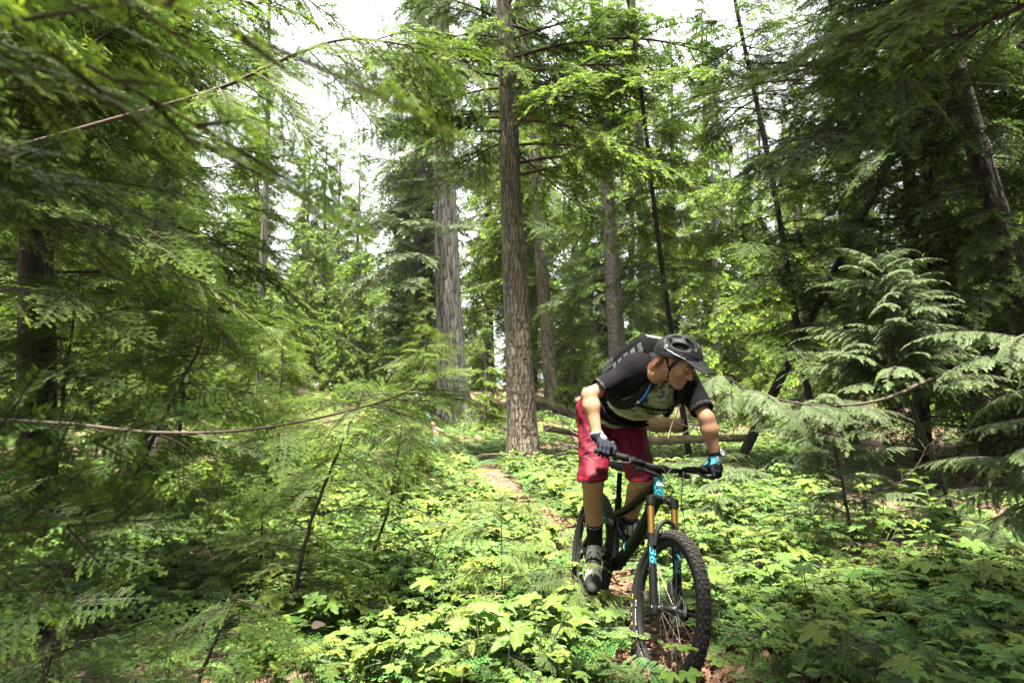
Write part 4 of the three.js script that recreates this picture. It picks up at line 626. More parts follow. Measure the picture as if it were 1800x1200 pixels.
{ // print on the front wheel
  const tyreTxt = print('yellow_tyre_print', 1024, 128, (c, w, h) => { c.clearRect(0, 0, w, h); c.fillStyle = '#f0d21e'; c.font = 'bold 112px sans-serif'; c.textAlign = 'center'; c.textBaseline = 'middle'; 'MAXXIS'.split('').forEach((l, k) => c.fillText(l, 90 + k * 168, h / 2 + 6)); });
  const rimTxt = print('white_rim_print', 1024, 96, (c, w, h) => { c.clearRect(0, 0, w, h); c.fillStyle = '#f4f4f4'; c.font = 'bold 78px sans-serif'; c.textBaseline = 'middle'; c.fillText('DT SWISS', 6, h / 2 + 4); for (const x of [420, 452, 484]) c.fillRect(x, 6, 14, 84); c.strokeStyle = '#f4f4f4'; c.lineWidth = 7; c.beginPath(); c.moveTo(520, 84); c.lineTo(590, 18); c.lineTo(620, 84); c.lineTo(690, 18); c.stroke(); c.strokeRect(720, 16, 120, 62); c.strokeRect(860, 16, 120, 62); });
  const ti = frontWheel.children.find((o) => o.name === 'tyre');
  part(ti, 'lettering', arcPrint(0.3335, 0.3235, 0.0312, 0.0285, 3.20, 4.02).translate(FA.x, FA.y, FA.z), tyreTxt);
  part(frontWheel.children.find((o) => o.name === 'rim'), 'lettering', arcPrint(0.3135, 0.3005, 0.0183, 0.0178, 3.30, 4.55).translate(FA.x, FA.y, FA.z), rimTxt);
}
{ // fork
  const f = steer(grp(bike, 'fork'));
  const oval = (z) => { const s = []; return capTube([onAxis(0.5, 0.036, z), onAxis(0.545, 0.036, z)], 0.0255, 18); };
  part(f, 'crown', mergeGeometries([oval(0.067), oval(-0.067), capTube([onAxis(0.528, 0.036, 0.067), onAxis(0.545, 0.016, 0.035), onAxis(0.548, 0.006, 0), onAxis(0.545, 0.016, -0.035), onAxis(0.528, 0.036, -0.067)], 0.0215, 16, 24)]), BK.matt);
  for (const s of [1, -1]) {
    const z = s * 0.067;
    part(f, 'stanchion', tubeGeo([onAxis(0.52, 0.036, z), onAxis(0.30, 0.036, z)], 0.018, 22), BK.gold);
    part(f, 'lower_leg', mergeGeometries([capTube([onAxis(0.352, 0.036, z), onAxis(0.345, 0.036, z), onAxis(0.325, 0.036, z), onAxis(0.3, 0.037, z), onAxis(0.12, 0.038, z), onAxis(0.03, 0.040, z), onAxis(-0.03, 0.042, z)], (t) => [0.0235, 0.0245, 0.0225][Math.min(2, Math.floor(t * 40))] - 0.003 * t, 20), capTube([onAxis(0.03, 0.036, z), FA.clone().add(V(0, 0, z * 0.97)), FA.clone().add(V(0.005, -0.03, z * 0.95))], 0.017, 14)]), BK.matt);
  }
  part(f, 'arch', capTube([onAxis(0.29, 0.060, 0.064), onAxis(0.36, 0.076, 0.056), onAxis(0.405, 0.084, 0.025), onAxis(0.41, 0.085, 0), onAxis(0.405, 0.084, -0.025), onAxis(0.36, 0.076, -0.056), onAxis(0.29, 0.060, -0.064)], 0.0115, 10, 36), BK.matt);
  part(f, 'axle', capTube([FA.clone().add(V(0, 0, 0.085)), FA.clone().add(V(0, 0, -0.085))], 0.009, 12), BK.steel);
  part(f, 'brake_calliper', new RoundedBoxGeometry(0.045, 0.07, 0.035, 2, 0.008).rotateZ(0.43).translate(-0.075, WR + 0.075, -0.05), BK.black);
  // lettering wrapped round the legs
  const txt = (str, size) => print('turquoise_lettering', 256, 512, (c, w, h) => { c.clearRect(0, 0, w, h); c.fillStyle = '#0b7383'; c.translate(w / 2, h / 2); c.rotate(Math.PI / 2); c.font = `bold italic ${size}px sans-serif`; c.textAlign = 'center'; c.textBaseline = 'middle'; c.fillText(str, 0, 10); c.fillRect(-w, 112, w * 2, 6); });
  for (const [z, str, sz, tl] of [[0.067, '36', 290, 0.175], [-0.067, 'FOX', 210, 0.15]]) {
    const h = 0.125, g = new THREE.CylinderGeometry(0.0237, 0.0237, h, 24, 1, true, -0.85, 1.7), Zx = V(0, 0, 0).addScaledVector(SN, 1).add(V(0, 0, 0.25)).normalize(), Y = SA.clone(), X = V().crossVectors(Y, Zx).normalize(), Z2 = V().crossVectors(X, Y);
    g.applyMatrix4(new THREE.Matrix4().makeBasis(X, Y, Z2).setPosition(onAxis(tl + 0.07, 0.0375, z))); part(f, 'lettering', g, txt(str, sz));
  }
}
const BAR = onAxis(0.7, 0.045), GRIP = {};
{ // frame
  const ST = V(-0.835, 0.665, 0);
  const f = grp(bike, 'frame');
  part(f, 'down_tube', capTube([onAxis(0.565, 0.004), onAxis(0.55, -0.035), V(-0.48, 0.61, 0), V(-0.70, 0.42, 0), V(BB.x, BB.y, 0)], (t) => lerp(0.031, 0.036, t) * (t > 0.9 ? 1.1 : 1), 18, 30), BK.frame);
  part(f, 'top_tube', capTube([onAxis(0.645, 0.0), onAxis(0.635, -0.05), V(-0.62, 0.755, 0), ST], (t) => lerp(0.026, 0.021, t), 16, 24), BK.frame);
  part(f, 'seat_tube', capTube([BB, V(-0.805, 0.54, 0), ST, V(-0.858, 0.745, 0)], 0.021, 16, 20), BK.frame);
  part(f, 'bottom_bracket', capTube([V(BB.x, BB.y, -0.042), V(BB.x, BB.y, 0.042)], 0.03, 20), BK.frame);
  const ht = part(f, 'head_tube', tubeGeo([onAxis(0.548), onAxis(0.56), onAxis(0.6), onAxis(0.65), onAxis(0.668)], (t) => 0.0275 - 0.003 * Math.sin(t * 3.1), 22), BK.teal);
  part(ht, 'ring', capTube([onAxis(0.545), onAxis(0.552)], 0.029, 20), BK.matt); part(ht, 'ring', capTube([onAxis(0.664), onAxis(0.674)], 0.029, 20), BK.matt);
  const badge = print('silver_lettering', 256, 128, (c, w, h) => { c.clearRect(0, 0, w, h); c.fillStyle = '#d8d8d8'; c.fillRect(8, 36, 240, 60); c.fillStyle = '#0d5560'; c.font = 'bold 60px sans-serif'; c.textAlign = 'center'; c.textBaseline = 'middle'; c.fillText('YETI', w / 2, 68); });
  { const g = new THREE.CylinderGeometry(0.0282, 0.0282, 0.028, 20, 1, true, -0.85, 1.7), Y = SA.clone(), X = V().crossVectors(Y, SN).normalize(); g.applyMatrix4(new THREE.Matrix4().makeBasis(X, Y, SN.clone()).setPosition(onAxis(0.622))); part(ht, 'badge', g, badge); }
  for (const s of [1, -1]) {
    part(f, 'chainstay', capTube([V(BB.x - 0.03, BB.y + 0.02, s * 0.035), V(-0.93, 0.385, s * 0.052), V(-1.08, 0.372, s * 0.068), V(RA.x, RA.y, s * 0.07)], (t) => 0.018 - 0.003 * t, 12, 20), BK.frame);
    part(f, 'seatstay', capTube([V(RA.x, RA.y, s * 0.07), V(-1.10, 0.47, s * 0.068), V(-0.96, 0.595, s * 0.058), V(-0.86, 0.615, s * 0.034), V(-0.79, 0.60, s * 0.03)], (t) => 0.0125 + 0.004 * t, 12, 24), BK.frame);
    part(f, 'stripe', capTube([V(-0.93, 0.612, s * 0.0605), V(-0.88, 0.622, s * 0.043)], 0.0125, 10), BK.teal);
  }
  part(f, 'shock', mergeGeometries([capTube([V(-0.80, 0.60, 0), V(-0.70, 0.56, 0)], 0.021, 16), capTube([V(-0.71, 0.565, 0), V(-0.61, 0.525, 0)], 0.014, 14)]), BK.black);
  part(f, 'stripe', new THREE.TorusGeometry(0.0345, 0.0025, 6, 24).rotateY(Math.PI / 2).rotateZ(0.70).translate(-0.575, 0.525, 0), BK.teal);
  part(bike, 'seat_post', capTube([V(-0.85, 0.72, 0), V(-0.905, 0.905, 0)], 0.0155, 14), BK.matt);
  part(bike, 'seat_post_collar', capTube([V(-0.853, 0.735, 0), V(-0.860, 0.757, 0)], 0.0215, 16), BK.black);
  const sad = new THREE.SphereGeometry(1, 26, 14), sp = sad.attributes.position; for (let k = 0; k < sp.count; k++) { const x = sp.getX(k), y = sp.getY(k), z = sp.getZ(k), w = lerp(0.028, 0.07, sstep(0.35, -0.75, x)); sp.setXYZ(k, x * 0.135, Math.max(-0.4, y) * 0.03 + 0.014 * sstep(0, -1, x), z * w); } sad.computeVertexNormals(); part(bike, 'saddle', sad.translate(-0.91, 0.935, 0), BK.matt);
  // drivetrain
  const cr = 0.165, ca = 0.45, dirR = V(Math.sin(ca), -Math.cos(ca), 0), pr = BB.clone().addScaledVector(dirR, cr), pl = BB.clone().addScaledVector(dirR, -cr);
  const cs = grp(bike, 'crankset'); part(cs, 'crank_arm', capTube([BB.clone().add(V(0, 0, 0.055)), BB.clone().lerp(pr, 0.5).add(V(0, 0, 0.07)), pr.clone().add(V(0, 0, 0.075))], (t) => 0.017 - 0.004 * t, 12, 12), BK.matt); part(cs, 'crank_arm', capTube([BB.clone().add(V(0, 0, -0.055)), BB.clone().lerp(pl, 0.5).add(V(0, 0, -0.07)), pl.clone().add(V(0, 0, -0.075))], (t) => 0.017 - 0.004 * t, 12, 12), BK.matt);
  const ring = [new THREE.TorusGeometry(0.062, 0.004, 6, 48).scale(1, 1, 0.6)]; for (let k = 0; k < 32; k++) ring.push(new THREE.BoxGeometry(0.006, 0.006, 0.002).translate(0.068, 0, 0).rotateZ(k / 32 * 6.2832)); for (let k = 0; k < 4; k++) ring.push(new THREE.BoxGeometry(0.05, 0.014, 0.004).translate(0.035, 0, 0).rotateZ(k * 1.571 + 0.4)); part(cs, 'chainring', mergeGeometries(ring).translate(BB.x, BB.y, 0.048), BK.black);
  for (const [c, s] of [[pr, 1], [pl, -1]]) { const pd = grp(bike, 'pedal'); part(pd, 'platform', new RoundedBoxGeometry(0.10, 0.020, 0.095, 3, 0.006).rotateZ(-0.35).translate(c.x, c.y, c.z + s * 0.135), BK.matt); part(pd, 'pedal_axle', capTube([c.clone().add(V(0, 0, s * 0.07)), c.clone().add(V(0, 0, s * 0.188))], 0.009, 10), BK.black); for (const [dx, dz] of [[-0.04, -0.03], [0.04, -0.03], [-0.04, 0.03], [0.04, 0.03]]) part(pd, 'pin', new THREE.CylinderGeometry(0.0025, 0.0025, 0.03, 6).rotateZ(-0.35).translate(c.x + dx * 0.94, c.y - dx * 0.34, c.z + s * 0.135 + dz), BK.steel); }
  const cz = 0.047; part(bike, 'chain', mergeGeometries([tubeGeo([V(BB.x, BB.y + 0.066, cz), V(RA.x, RA.y + 0.04, cz + 0.008)], 0.0035, 6), tubeGeo([V(BB.x, BB.y - 0.066, cz), V(-1.16, 0.19, cz + 0.006), V(-1.19, 0.2, cz + 0.006)], 0.0035, 6)]), BK.chain);
  const cass = []; for (let k = 0; k < 9; k++) cass.push(new THREE.CylinderGeometry(0.028 + 0.006 * k, 0.028 + 0.006 * k, 0.002, 36).rotateX(Math.PI / 2).translate(RA.x, RA.y, 0.062 - k * 0.0038)); part(bike, 'cassette', mergeGeometries(cass), BK.chain);
  part(bike, 'rear_derailleur', mergeGeometries([new RoundedBoxGeometry(0.05, 0.04, 0.03, 2, 0.008).translate(-1.2, 0.32, 0.075), new RoundedBoxGeometry(0.022, 0.12, 0.008, 2, 0.003).rotateZ(-0.25).translate(-1.18, 0.235, 0.06), new THREE.CylinderGeometry(0.022, 0.022, 0.006, 18).rotateX(Math.PI / 2).translate(-1.165, 0.19, 0.053).toNonIndexed()]), BK.black);
}
{ // handlebar and stem turn with the fork
  const st = steer(grp(bike, 'stem')); part(st, 'clamp', capTube([BAR.clone().add(V(0, 0, 0.024)), BAR.clone().add(V(0, 0, -0.024))], 0.0225, 18), BK.matt); part(st, 'steerer_clamp', capTube([onAxis(0.678), onAxis(0.722)], 0.021, 18), BK.matt); part(st, 'neck', capTube([onAxis(0.7, 0.0), BAR], 0.018, 14), BK.matt); part(st, 'bolt', new THREE.CylinderGeometry(0.007, 0.007, 0.006, 12).applyMatrix4(new THREE.Matrix4().makeBasis(SN, SA, V(0, 0, 1)).setPosition(onAxis(0.724))), BK.steel);
  const hb = steer(grp(bike, 'handlebar')), bp = [-0.37, -0.28, -0.17, -0.10, -0.05, 0, 0.05, 0.10, 0.17, 0.28, 0.37].map((z) => { const a = Math.abs(z), k = sstep(0.05, 0.19, a); return BAR.clone().add(V(-0.055 * Math.max(0, a - 0.1) / 0.27, 0.022 * k + 0.012 * Math.max(0, a - 0.15) / 0.22, z)); }), bc = new THREE.CatmullRomCurve3(bp), bz = (z) => bc.getPoint(clamp((z + 0.37) / 0.74, 0, 1));
  part(hb, 'bar', capTube(bc.getPoints(60), (t) => 0.0112 + 0.0055 * sstep(0.16, 0.05, Math.abs(t - 0.5) * 0.74), 16), BK.black);
  const hoses = [];
  for (const s of [1, -1]) {
    part(hb, 'grip', capTube([bz(s * 0.245), bz(s * 0.25), bz(s * 0.31), bz(s * 0.372)], (t) => 0.0165 + 0.002 * (t < 0.05 || t > 0.95 ? 1 : 0), 18, 20), BK.grip);
    part(hb, 'grip_collar', capTube([bz(s * 0.238), bz(s * 0.247)], 0.019, 18), BK.black);
    const c = bz(s * 0.215), lv = grp(hb, 'brake_lever');
    part(lv, 'lever_body', mergeGeometries([capTube([bz(s * 0.222), bz(s * 0.205)], 0.0185, 16), capTube([c.clone().add(V(0.026, -0.004, s * 0.035)), c.clone().add(V(0.034, -0.004, -s * 0.055))], 0.0115, 12), capTube([c, c.clone().add(V(0.03, -0.004, 0))], 0.010, 10)]), BK.black);
    part(lv, 'lever_blade', capTube([c.clone().add(V(0.034, -0.006, s * 0.03)), c.clone().add(V(0.062, -0.016, s * 0.05)), c.clone().add(V(0.058, -0.022, s * 0.09)), c.clone().add(V(0.062, -0.026, s * 0.125))], (t) => 0.0062 - 0.001 * t, 10, 20), BK.black);
    const d = bz(s * 0.185); part(hb, s > 0 ? 'shifter' : 'seat_remote', mergeGeometries([new RoundedBoxGeometry(0.045, 0.026, 0.05, 2, 0.008).translate(d.x + 0.008, d.y - 0.028, d.z), new RoundedBoxGeometry(0.018, 0.008, 0.05, 2, 0.003).rotateY(s * 0.5).translate(d.x - 0.022, d.y - 0.036, d.z + s * 0.03), new THREE.TorusGeometry(0.0145, 0.004, 8, 18).translate(d.x, d.y, d.z).toNonIndexed()]), BK.black);
    GRIP[s] = [steered(bz(s * 0.31)).applyMatrix4(bike.matrixWorld), steered(bz(s * 0.37)).applyMatrix4(bike.matrixWorld), steered(bz(s * 0.25)).applyMatrix4(bike.matrixWorld)];
    const h0 = c.clone().add(V(0.034, -0.004, -s * 0.055)), h1 = d.clone().add(V(0.03, -0.03, -s * 0.02));
    hoses.push(capTube([h0, h0.clone().add(V(0.03, -0.005, -s * 0.08)), BAR.clone().add(V(0.075, -0.055, -s * 0.02)), onAxis(0.63, 0.05, -s * 0.045), s > 0 ? onAxis(0.56, -0.03, -0.04) : onAxis(0.4, 0.03, -0.095)], 0.0026, 6, 40));
    hoses.push(capTube([h1, h1.clone().add(V(0.03, -0.02, -s * 0.09)), BAR.clone().add(V(0.085, -0.09, -s * 0.04)), onAxis(0.575, 0.055, -s * 0.05), onAxis(0.53, -0.06, -s * 0.03)], 0.0026, 6, 40));
  }
  hoses.push(capTube([bz(-0.16).add(V(0.03, -0.004, 0)), bz(-0.11).add(V(0.10, 0.0, 0)), bz(-0.09).add(V(0.115, -0.14, -0.02)), onAxis(0.42, 0.06, -0.11), onAxis(0.2, 0.02, -0.095), onAxis(0.08, -0.03, -0.07)], 0.0026, 6, 50));
  for (const g of hoses) part(hb, 'hose', g, BK.hose);
}
// ---------------------------------------------------------------- people: distance fields, meshed by marching cubes
const _mc = {};
function meshField(fn, c, half, cell, colour) {
  const res = Math.ceil(2 * half / cell) + 4, H = res / 2 * cell, mc = new MarchingCubes(res, new THREE.MeshStandardMaterial(), false, false, 400000);
  mc.isolation = 0; const q = V();
  const BL = 4, at = (x, y, z) => fn(q.set(c.x + (x - res / 2) * cell, c.y + (y - res / 2) * cell, c.z + (z - res / 2) * cell)), skip = BL * cell * 0.87 * 1.7 + 0.012;
  for (let z0 = 0; z0 < res; z0 += BL) for (let y0 = 0; y0 < res; y0 += BL) for (let x0 = 0; x0 < res; x0 += BL) { // blocks far from the surface are filled at once
    const m = at(x0 + 1.5, y0 + 1.5, z0 + 1.5), far = Math.abs(m) > skip;
    for (let z = z0; z < Math.min(res, z0 + BL); z++) for (let y = y0; y < Math.min(res, y0 + BL); y++) for (let x = x0; x < Math.min(res, x0 + BL); x++) mc.field[(z * res + y) * res + x] = far ? -m : -at(x, y, z);
  }
  mc.update();
  const n = mc.count, src = mc.positionArray, g = new THREE.BufferGeometry(), key = new Map(), pos = [], idx = new Uint32Array(n);
  for (let v = 0; v < n; v++) { const x = src[v * 3], y = src[v * 3 + 1], z = src[v * 3 + 2], h = Math.round(x * 4e5) + ',' + Math.round(y * 4e5) + ',' + Math.round(z * 4e5); let i = key.get(h); if (i === undefined) { i = pos.length / 3; key.set(h, i); pos.push(c.x + x * H, c.y + y * H, c.z + z * H); } idx[v] = i; }
  const nor = new Float32Array(pos.length), col = colour ? new Float32Array(pos.length) : null, e = cell * 0.6, nn = V();
  for (let v = 0; v < pos.length; v += 3) {
    q.set(pos[v], pos[v + 1], pos[v + 2]); const d = (dx, dy, dz) => fn(_mc.t.set(q.x + dx, q.y + dy, q.z + dz)); _mc.t ??= V();
    nn.set(d(e, 0, 0) - d(-e, 0, 0), d(0, e, 0) - d(0, -e, 0), d(0, 0, e) - d(0, 0, -e)).normalize(); nor[v] = nn.x; nor[v + 1] = nn.y; nor[v + 2] = nn.z;
    if (colour) { const w = colour(q, nn); col[v] = w[0]; col[v + 1] = w[1]; col[v + 2] = w[2]; }
  }
  // faces turned outwards
  let s = 0; const A3 = V(), B3 = V(), C3 = V(); for (let f = 0; f < Math.min(n, 3000); f += 3) { A3.fromArray(pos, idx[f] * 3); B3.fromArray(pos, idx[f + 1] * 3); C3.fromArray(pos, idx[f + 2] * 3); B3.sub(A3); C3.sub(A3); B3.cross(C3); s += B3.x * nor[idx[f] * 3] + B3.y * nor[idx[f] * 3 + 1] + B3.z * nor[idx[f] * 3 + 2]; }
  if (s < 0) for (let f = 0; f < n; f += 3) { const t = idx[f]; idx[f] = idx[f + 1]; idx[f + 1] = t; }
  g.setAttribute('position', new THREE.Float32BufferAttribute(pos, 3)); g.setAttribute('normal', new THREE.BufferAttribute(nor, 3)); if (col) g.setAttribute('color', new THREE.BufferAttribute(col, 3)); g.setIndex(new THREE.BufferAttribute(idx, 1));
  return g;
}
_mc.t = V();
const smin = (a, b, k) => { const h = Math.max(k - Math.abs(a - b), 0) / k; return Math.min(a, b) - h * h * k * 0.25; };
const smax = (a, b, k) => -smin(-a, -b, k);
function cap(p, a, b, ra, rb) { const bx = b.x - a.x, by = b.y - a.y, bz = b.z - a.z, px = p.x - a.x, py = p.y - a.y, pz = p.z - a.z, h = clamp((px * bx + py * by + pz * bz) / (bx * bx + by * by + bz * bz + 1e-12), 0, 1); return Math.hypot(px - bx * h, py - by * h, pz - bz * h) - lerp(ra, rb, h); }
const chain = (p, list, k) => { let d = 9; for (const [a, b, ra, rb] of list) d = smin(d, cap(p, a, b, ra, rb), k); return d; };
const ell = (x, y, z, a, b, c) => { const k = Math.hypot(x / a, y / b, z / c), k1 = Math.hypot(x / (a * a), y / (b * b), z / (c * c)); return k < 1e-6 ? -Math.min(a, b, c) : k * (k - 1) / k1; };
const boundsOf = (pts, pad) => { const b = new THREE.Box3().setFromPoints(pts), s = b.getSize(V()); return [b.getCenter(V()), Math.max(s.x, s.y, s.z) / 2 + pad]; };

const SK = { skin: std('skin', [0.50, 0.275, 0.175], 0.55, 0, { specularIntensity: 0.6 }), cloth: std('cloth', [1, 1, 1], 0.9, 0, { vertexColors: true, specularIntensity: 0.12 }), shorts: std('shorts_cloth', [1, 1, 1], 0.62, 0, { vertexColors: true, specularIntensity: 0.25 }), shell: std('helmet_shell', [1, 1, 1], 0.55, 0, { vertexColors: true, specularIntensity: 0.7 }), vc: std('coloured', [1, 1, 1], 0.75, 0, { vertexColors: true, specularIntensity: 0.25 }), skinV: std('skin_head', [1, 1, 1], 0.6, 0, { vertexColors: true, specularIntensity: 0.35 }), hair: std('red_brown_hair', [0.16, 0.055, 0.025], 0.6), strap: std('black_strap', [0.008, 0.008, 0.009], 0.8, 0, { specularIntensity: 0.3 }), blue: std('blue_hose', [0.02, 0.16, 0.55], 0.3), lens: std('watch_glass', [0.25, 0.3, 0.32], 0.08, 0.3), eye: std('eye', [0.36, 0.33, 0.30], 0.2) };
const rootAt = V(0.60, 0, -4.1);
const rider = thing('person', rootAt, 'mountain biker in black jersey, red shorts and black helmet, crouched over the handlebar', 'person');
const L3 = (v) => v.clone().sub(rootAt), PL = (x, y, d) => L3(P(x, y, d));
const gr = GRIP[1].map(L3), gl = GRIP[-1].map(L3);
const pedR = L3(onBike(BB.x + 0.165 * Math.sin(0.45), BB.y - 0.165 * Math.cos(0.45), 0.135)), pedL = L3(onBike(BB.x - 0.165 * Math.sin(0.45), BB.y + 0.165 * Math.cos(0.45), -0.135));
const J = { hipC: PL(1072, 726, 4.24), hipR: PL(1046, 744, 4.2), hipL: PL(1104, 746, 4.22), kneeR: PL(1042, 846, 3.93), kneeL: PL(1128, 842, 3.86), ankR: PL(1046, 952, 4.13), ankL: PL(1105, 916, 4.16), shR: PL(1112, 656, 3.80), shL: PL(1208, 676, 3.93), elR: PL(1036, 694, 3.73), elL: PL(1243, 736, 3.76), wrR: PL(1049, 764, 3.66), wrL: PL(1258, 804, 3.745), chest: PL(1128, 690, 3.98), neck: PL(1162, 655, 3.80), head: PL(1190, 637, 3.60) };
// frame of the trunk of the body
const spine = J.neck.clone().sub(J.hipC), SL = spine.length(); spine.normalize();
const lat = J.shL.clone().sub(J.shR); lat.addScaledVector(spine, -lat.dot(spine)).normalize();       // to the rider's left
const frontD = V().crossVectors(lat, spine).normalize(); if (frontD.y > 0) frontD.negate();              // chest side: down and towards the camera
const T3 = (l, s, f) => J.hipC.clone().addScaledVector(lat, l).addScaledVector(spine, s * SL).addScaledVector(frontD, f);
const torso = (p, grow) => { let d = 9; for (const s of [-1, 1]) d = smin(d, chain(p, [[T3c[s][0], T3c[s][1], 0.118 + grow, 0.100 + grow], [T3c[s][1], T3c[s][2], 0.100 + grow, 0.112 + grow], [T3c[s][2], T3c[s][3], 0.112 + grow, 0.075 + grow]], 0.05), 0.09); return smin(d, cap(p, T3c[1][3], T3c[-1][3], 0.07 + grow, 0.07 + grow), 0.08); };
const T3c = {}; for (const s of [-1, 1]) T3c[s] = [T3(s * 0.075, -0.02, 0), T3(s * 0.06, 0.35, 0.015), T3(s * 0.075, 0.72, 0.02), T3(s * 0.13, 0.97, 0)];
const armR = [[J.shR, J.elR, 0.058, 0.044]], armL = [[J.shL, J.elL, 0.058, 0.044]];
const fore = (p, e, w, s) => { const m = e.clone().lerp(w, 0.3); return smin(cap(p, e, m, 0.042, 0.047), cap(p, m, w, 0.047, 0.029), 0.03); };
const mid = {}; for (const s of ['R', 'L']) { const e = J['el' + s], w = J['wr' + s]; mid[s] = [e.clone().lerp(w, 0.28), e, w]; }
const foreArm = (p, s) => { const [m, e, w] = mid[s]; return smin(smin(cap(p, e, m, 0.038, 0.0425), cap(p, m, w, 0.0425, 0.027), 0.03), Math.hypot(p.x - e.x, p.y - e.y, p.z - e.z) - 0.037, 0.015); };
const legM = {}; for (const s of ['R', 'L']) { const k = J['knee' + s], a = J['ank' + s], d = a.clone().sub(k), back = V(0.1, 0, -1).addScaledVector(d.clone().normalize(), d.clone().normalize().z).normalize(); legM[s] = [k, k.clone().lerp(a, 0.32).addScaledVector(back, 0.022), a, J['hip' + s]]; }
const leg = (p, s) => { const [k, c, a, h] = legM[s]; return smin(smin(cap(p, h, k, 0.088, 0.06), cap(p, k, a, 0.052, 0.036), 0.03), smin(cap(p, k, c, 0.05, 0.057), cap(p, c, a, 0.057, 0.036), 0.02), 0.03); };
const hands = { R: gr[0].clone().lerp(J.wrR, 0.35), L: gl[0].clone().lerp(J.wrL, 0.35) };
const headAxes = () => { const f = V(Math.sin(0.95) * Math.cos(0.54), -Math.sin(0.54), Math.cos(0.95) * Math.cos(0.54)).normalize(), x = V().crossVectors(V(0.10, 1, 0.03).normalize(), f).normalize(); return [x, V().crossVectors(f, x), f]; };
const neckTop = V(0, -0.075, -0.055).applyMatrix4(new THREE.Matrix4().makeBasis(...headAxes(), ).setPosition(J.head)); const bf = (p) => { let d = torso(p, -0.004); for (const s of ['R', 'L']) { d = smin(d, cap(p, J['sh' + s], J['el' + s], 0.052, 0.038), 0.03); d = smin(d, foreArm(p, s), 0.02); d = smin(d, leg(p, s), 0.04); d = smin(d, cap(p, J['wr' + s], hands[s], 0.026, 0.024), 0.015); d = smin(d, cap(p, J['ank' + s], s === 'R' ? pedR : pedL, 0.034, 0.026), 0.015); } return smin(d, cap(p, J.neck, neckTop, 0.060, 0.050), 0.05); };

// ---- head: own axes x to the rider's left, y up, z forward
const hf = V(Math.sin(0.95) * Math.cos(0.54), -Math.sin(0.54), Math.cos(0.95) * Math.cos(0.54)).normalize(), hx = V().crossVectors(V(0.10, 1, 0.03).normalize(), hf).normalize(), hy = V().crossVectors(hf, hx), HM4 = new THREE.Matrix4().makeBasis(hx, hy, hf).setPosition(J.head), HMI = HM4.clone().invert();
const inHead = (p, o) => o.copy(p).applyMatrix4(HMI), hq = V();
const headField = (p) => { // p in head axes
  const { y, z } = p, x = p.x, ax = Math.abs(x);
  let d = ell(x, y - 0.035, z + 0.012, 0.076, 0.092, 0.097);
  d = smin(d, ell(x, y + 0.025, z - 0.020, 0.064, 0.085, 0.072), 0.03);                                    // face
  d = smin(d, cap({ x: ax, y, z }, V(0.052, -0.055, 0.0), V(0.016, -0.098, 0.066), 0.022, 0.019), 0.035);   // jaw
  d = smin(d, cap(p, V(0, -0.098, 0.068), V(0, -0.096, 0.072), 0.019, 0.019), 0.02);                        // chin
  d = smin(d, cap({ x: ax, y, z }, V(0.014, 0.022, 0.083), V(0.044, 0.020, 0.066), 0.011, 0.010), 0.018);   // brow
  d = smin(d, cap({ x: ax, y, z }, V(0.046, -0.022, 0.060), V(0.052, -0.018, 0.04), 0.017, 0.016), 0.025);  // cheekbone
  d = smax(d, -ell(ax - 0.031, y + 0.002, z - 0.092, 0.019, 0.012, 0.018), 0.014);                          // eye sockets
  d = smin(d, smin(cap(p, V(0, 0.006, 0.086), V(0, -0.034, 0.110), 0.008, 0.0105), cap({ x: ax, y, z }, V(0.010, -0.040, 0.096), V(0.006, -0.040, 0.099), 0.008, 0.008), 0.008), 0.012); // nose
  d = smin(d, smin(cap({ x: ax, y, z }, V(0, -0.062, 0.092), V(0.022, -0.064, 0.078), 0.0065, 0.004), cap({ x: ax, y, z }, V(0, -0.074, 0.089), V(0.018, -0.072, 0.078), 0.0075, 0.004), 0.004), 0.008); // lips
  d = smax(d, -cap({ x: ax, y, z }, V(0, -0.068, 0.099), V(0.022, -0.068, 0.083), 0.0022, 0.0016), 0.004);  // mouth line
  // ears
  const ex = ax - 0.079, ey = y + 0.004, ez = z + 0.012; let ear = ell(ex, ey, ez, 0.011, 0.033, 0.020); ear = smax(ear, -ell(ex - 0.007, ey - 0.002, ez - 0.003, 0.009, 0.021, 0.012), 0.005); d = smin(d, ear, 0.006);
  d = smin(d, cap(p, V(0, -0.04, -0.04), V(0, -0.11, -0.065), 0.050, 0.050), 0.025);                          // neck
  return d;
};
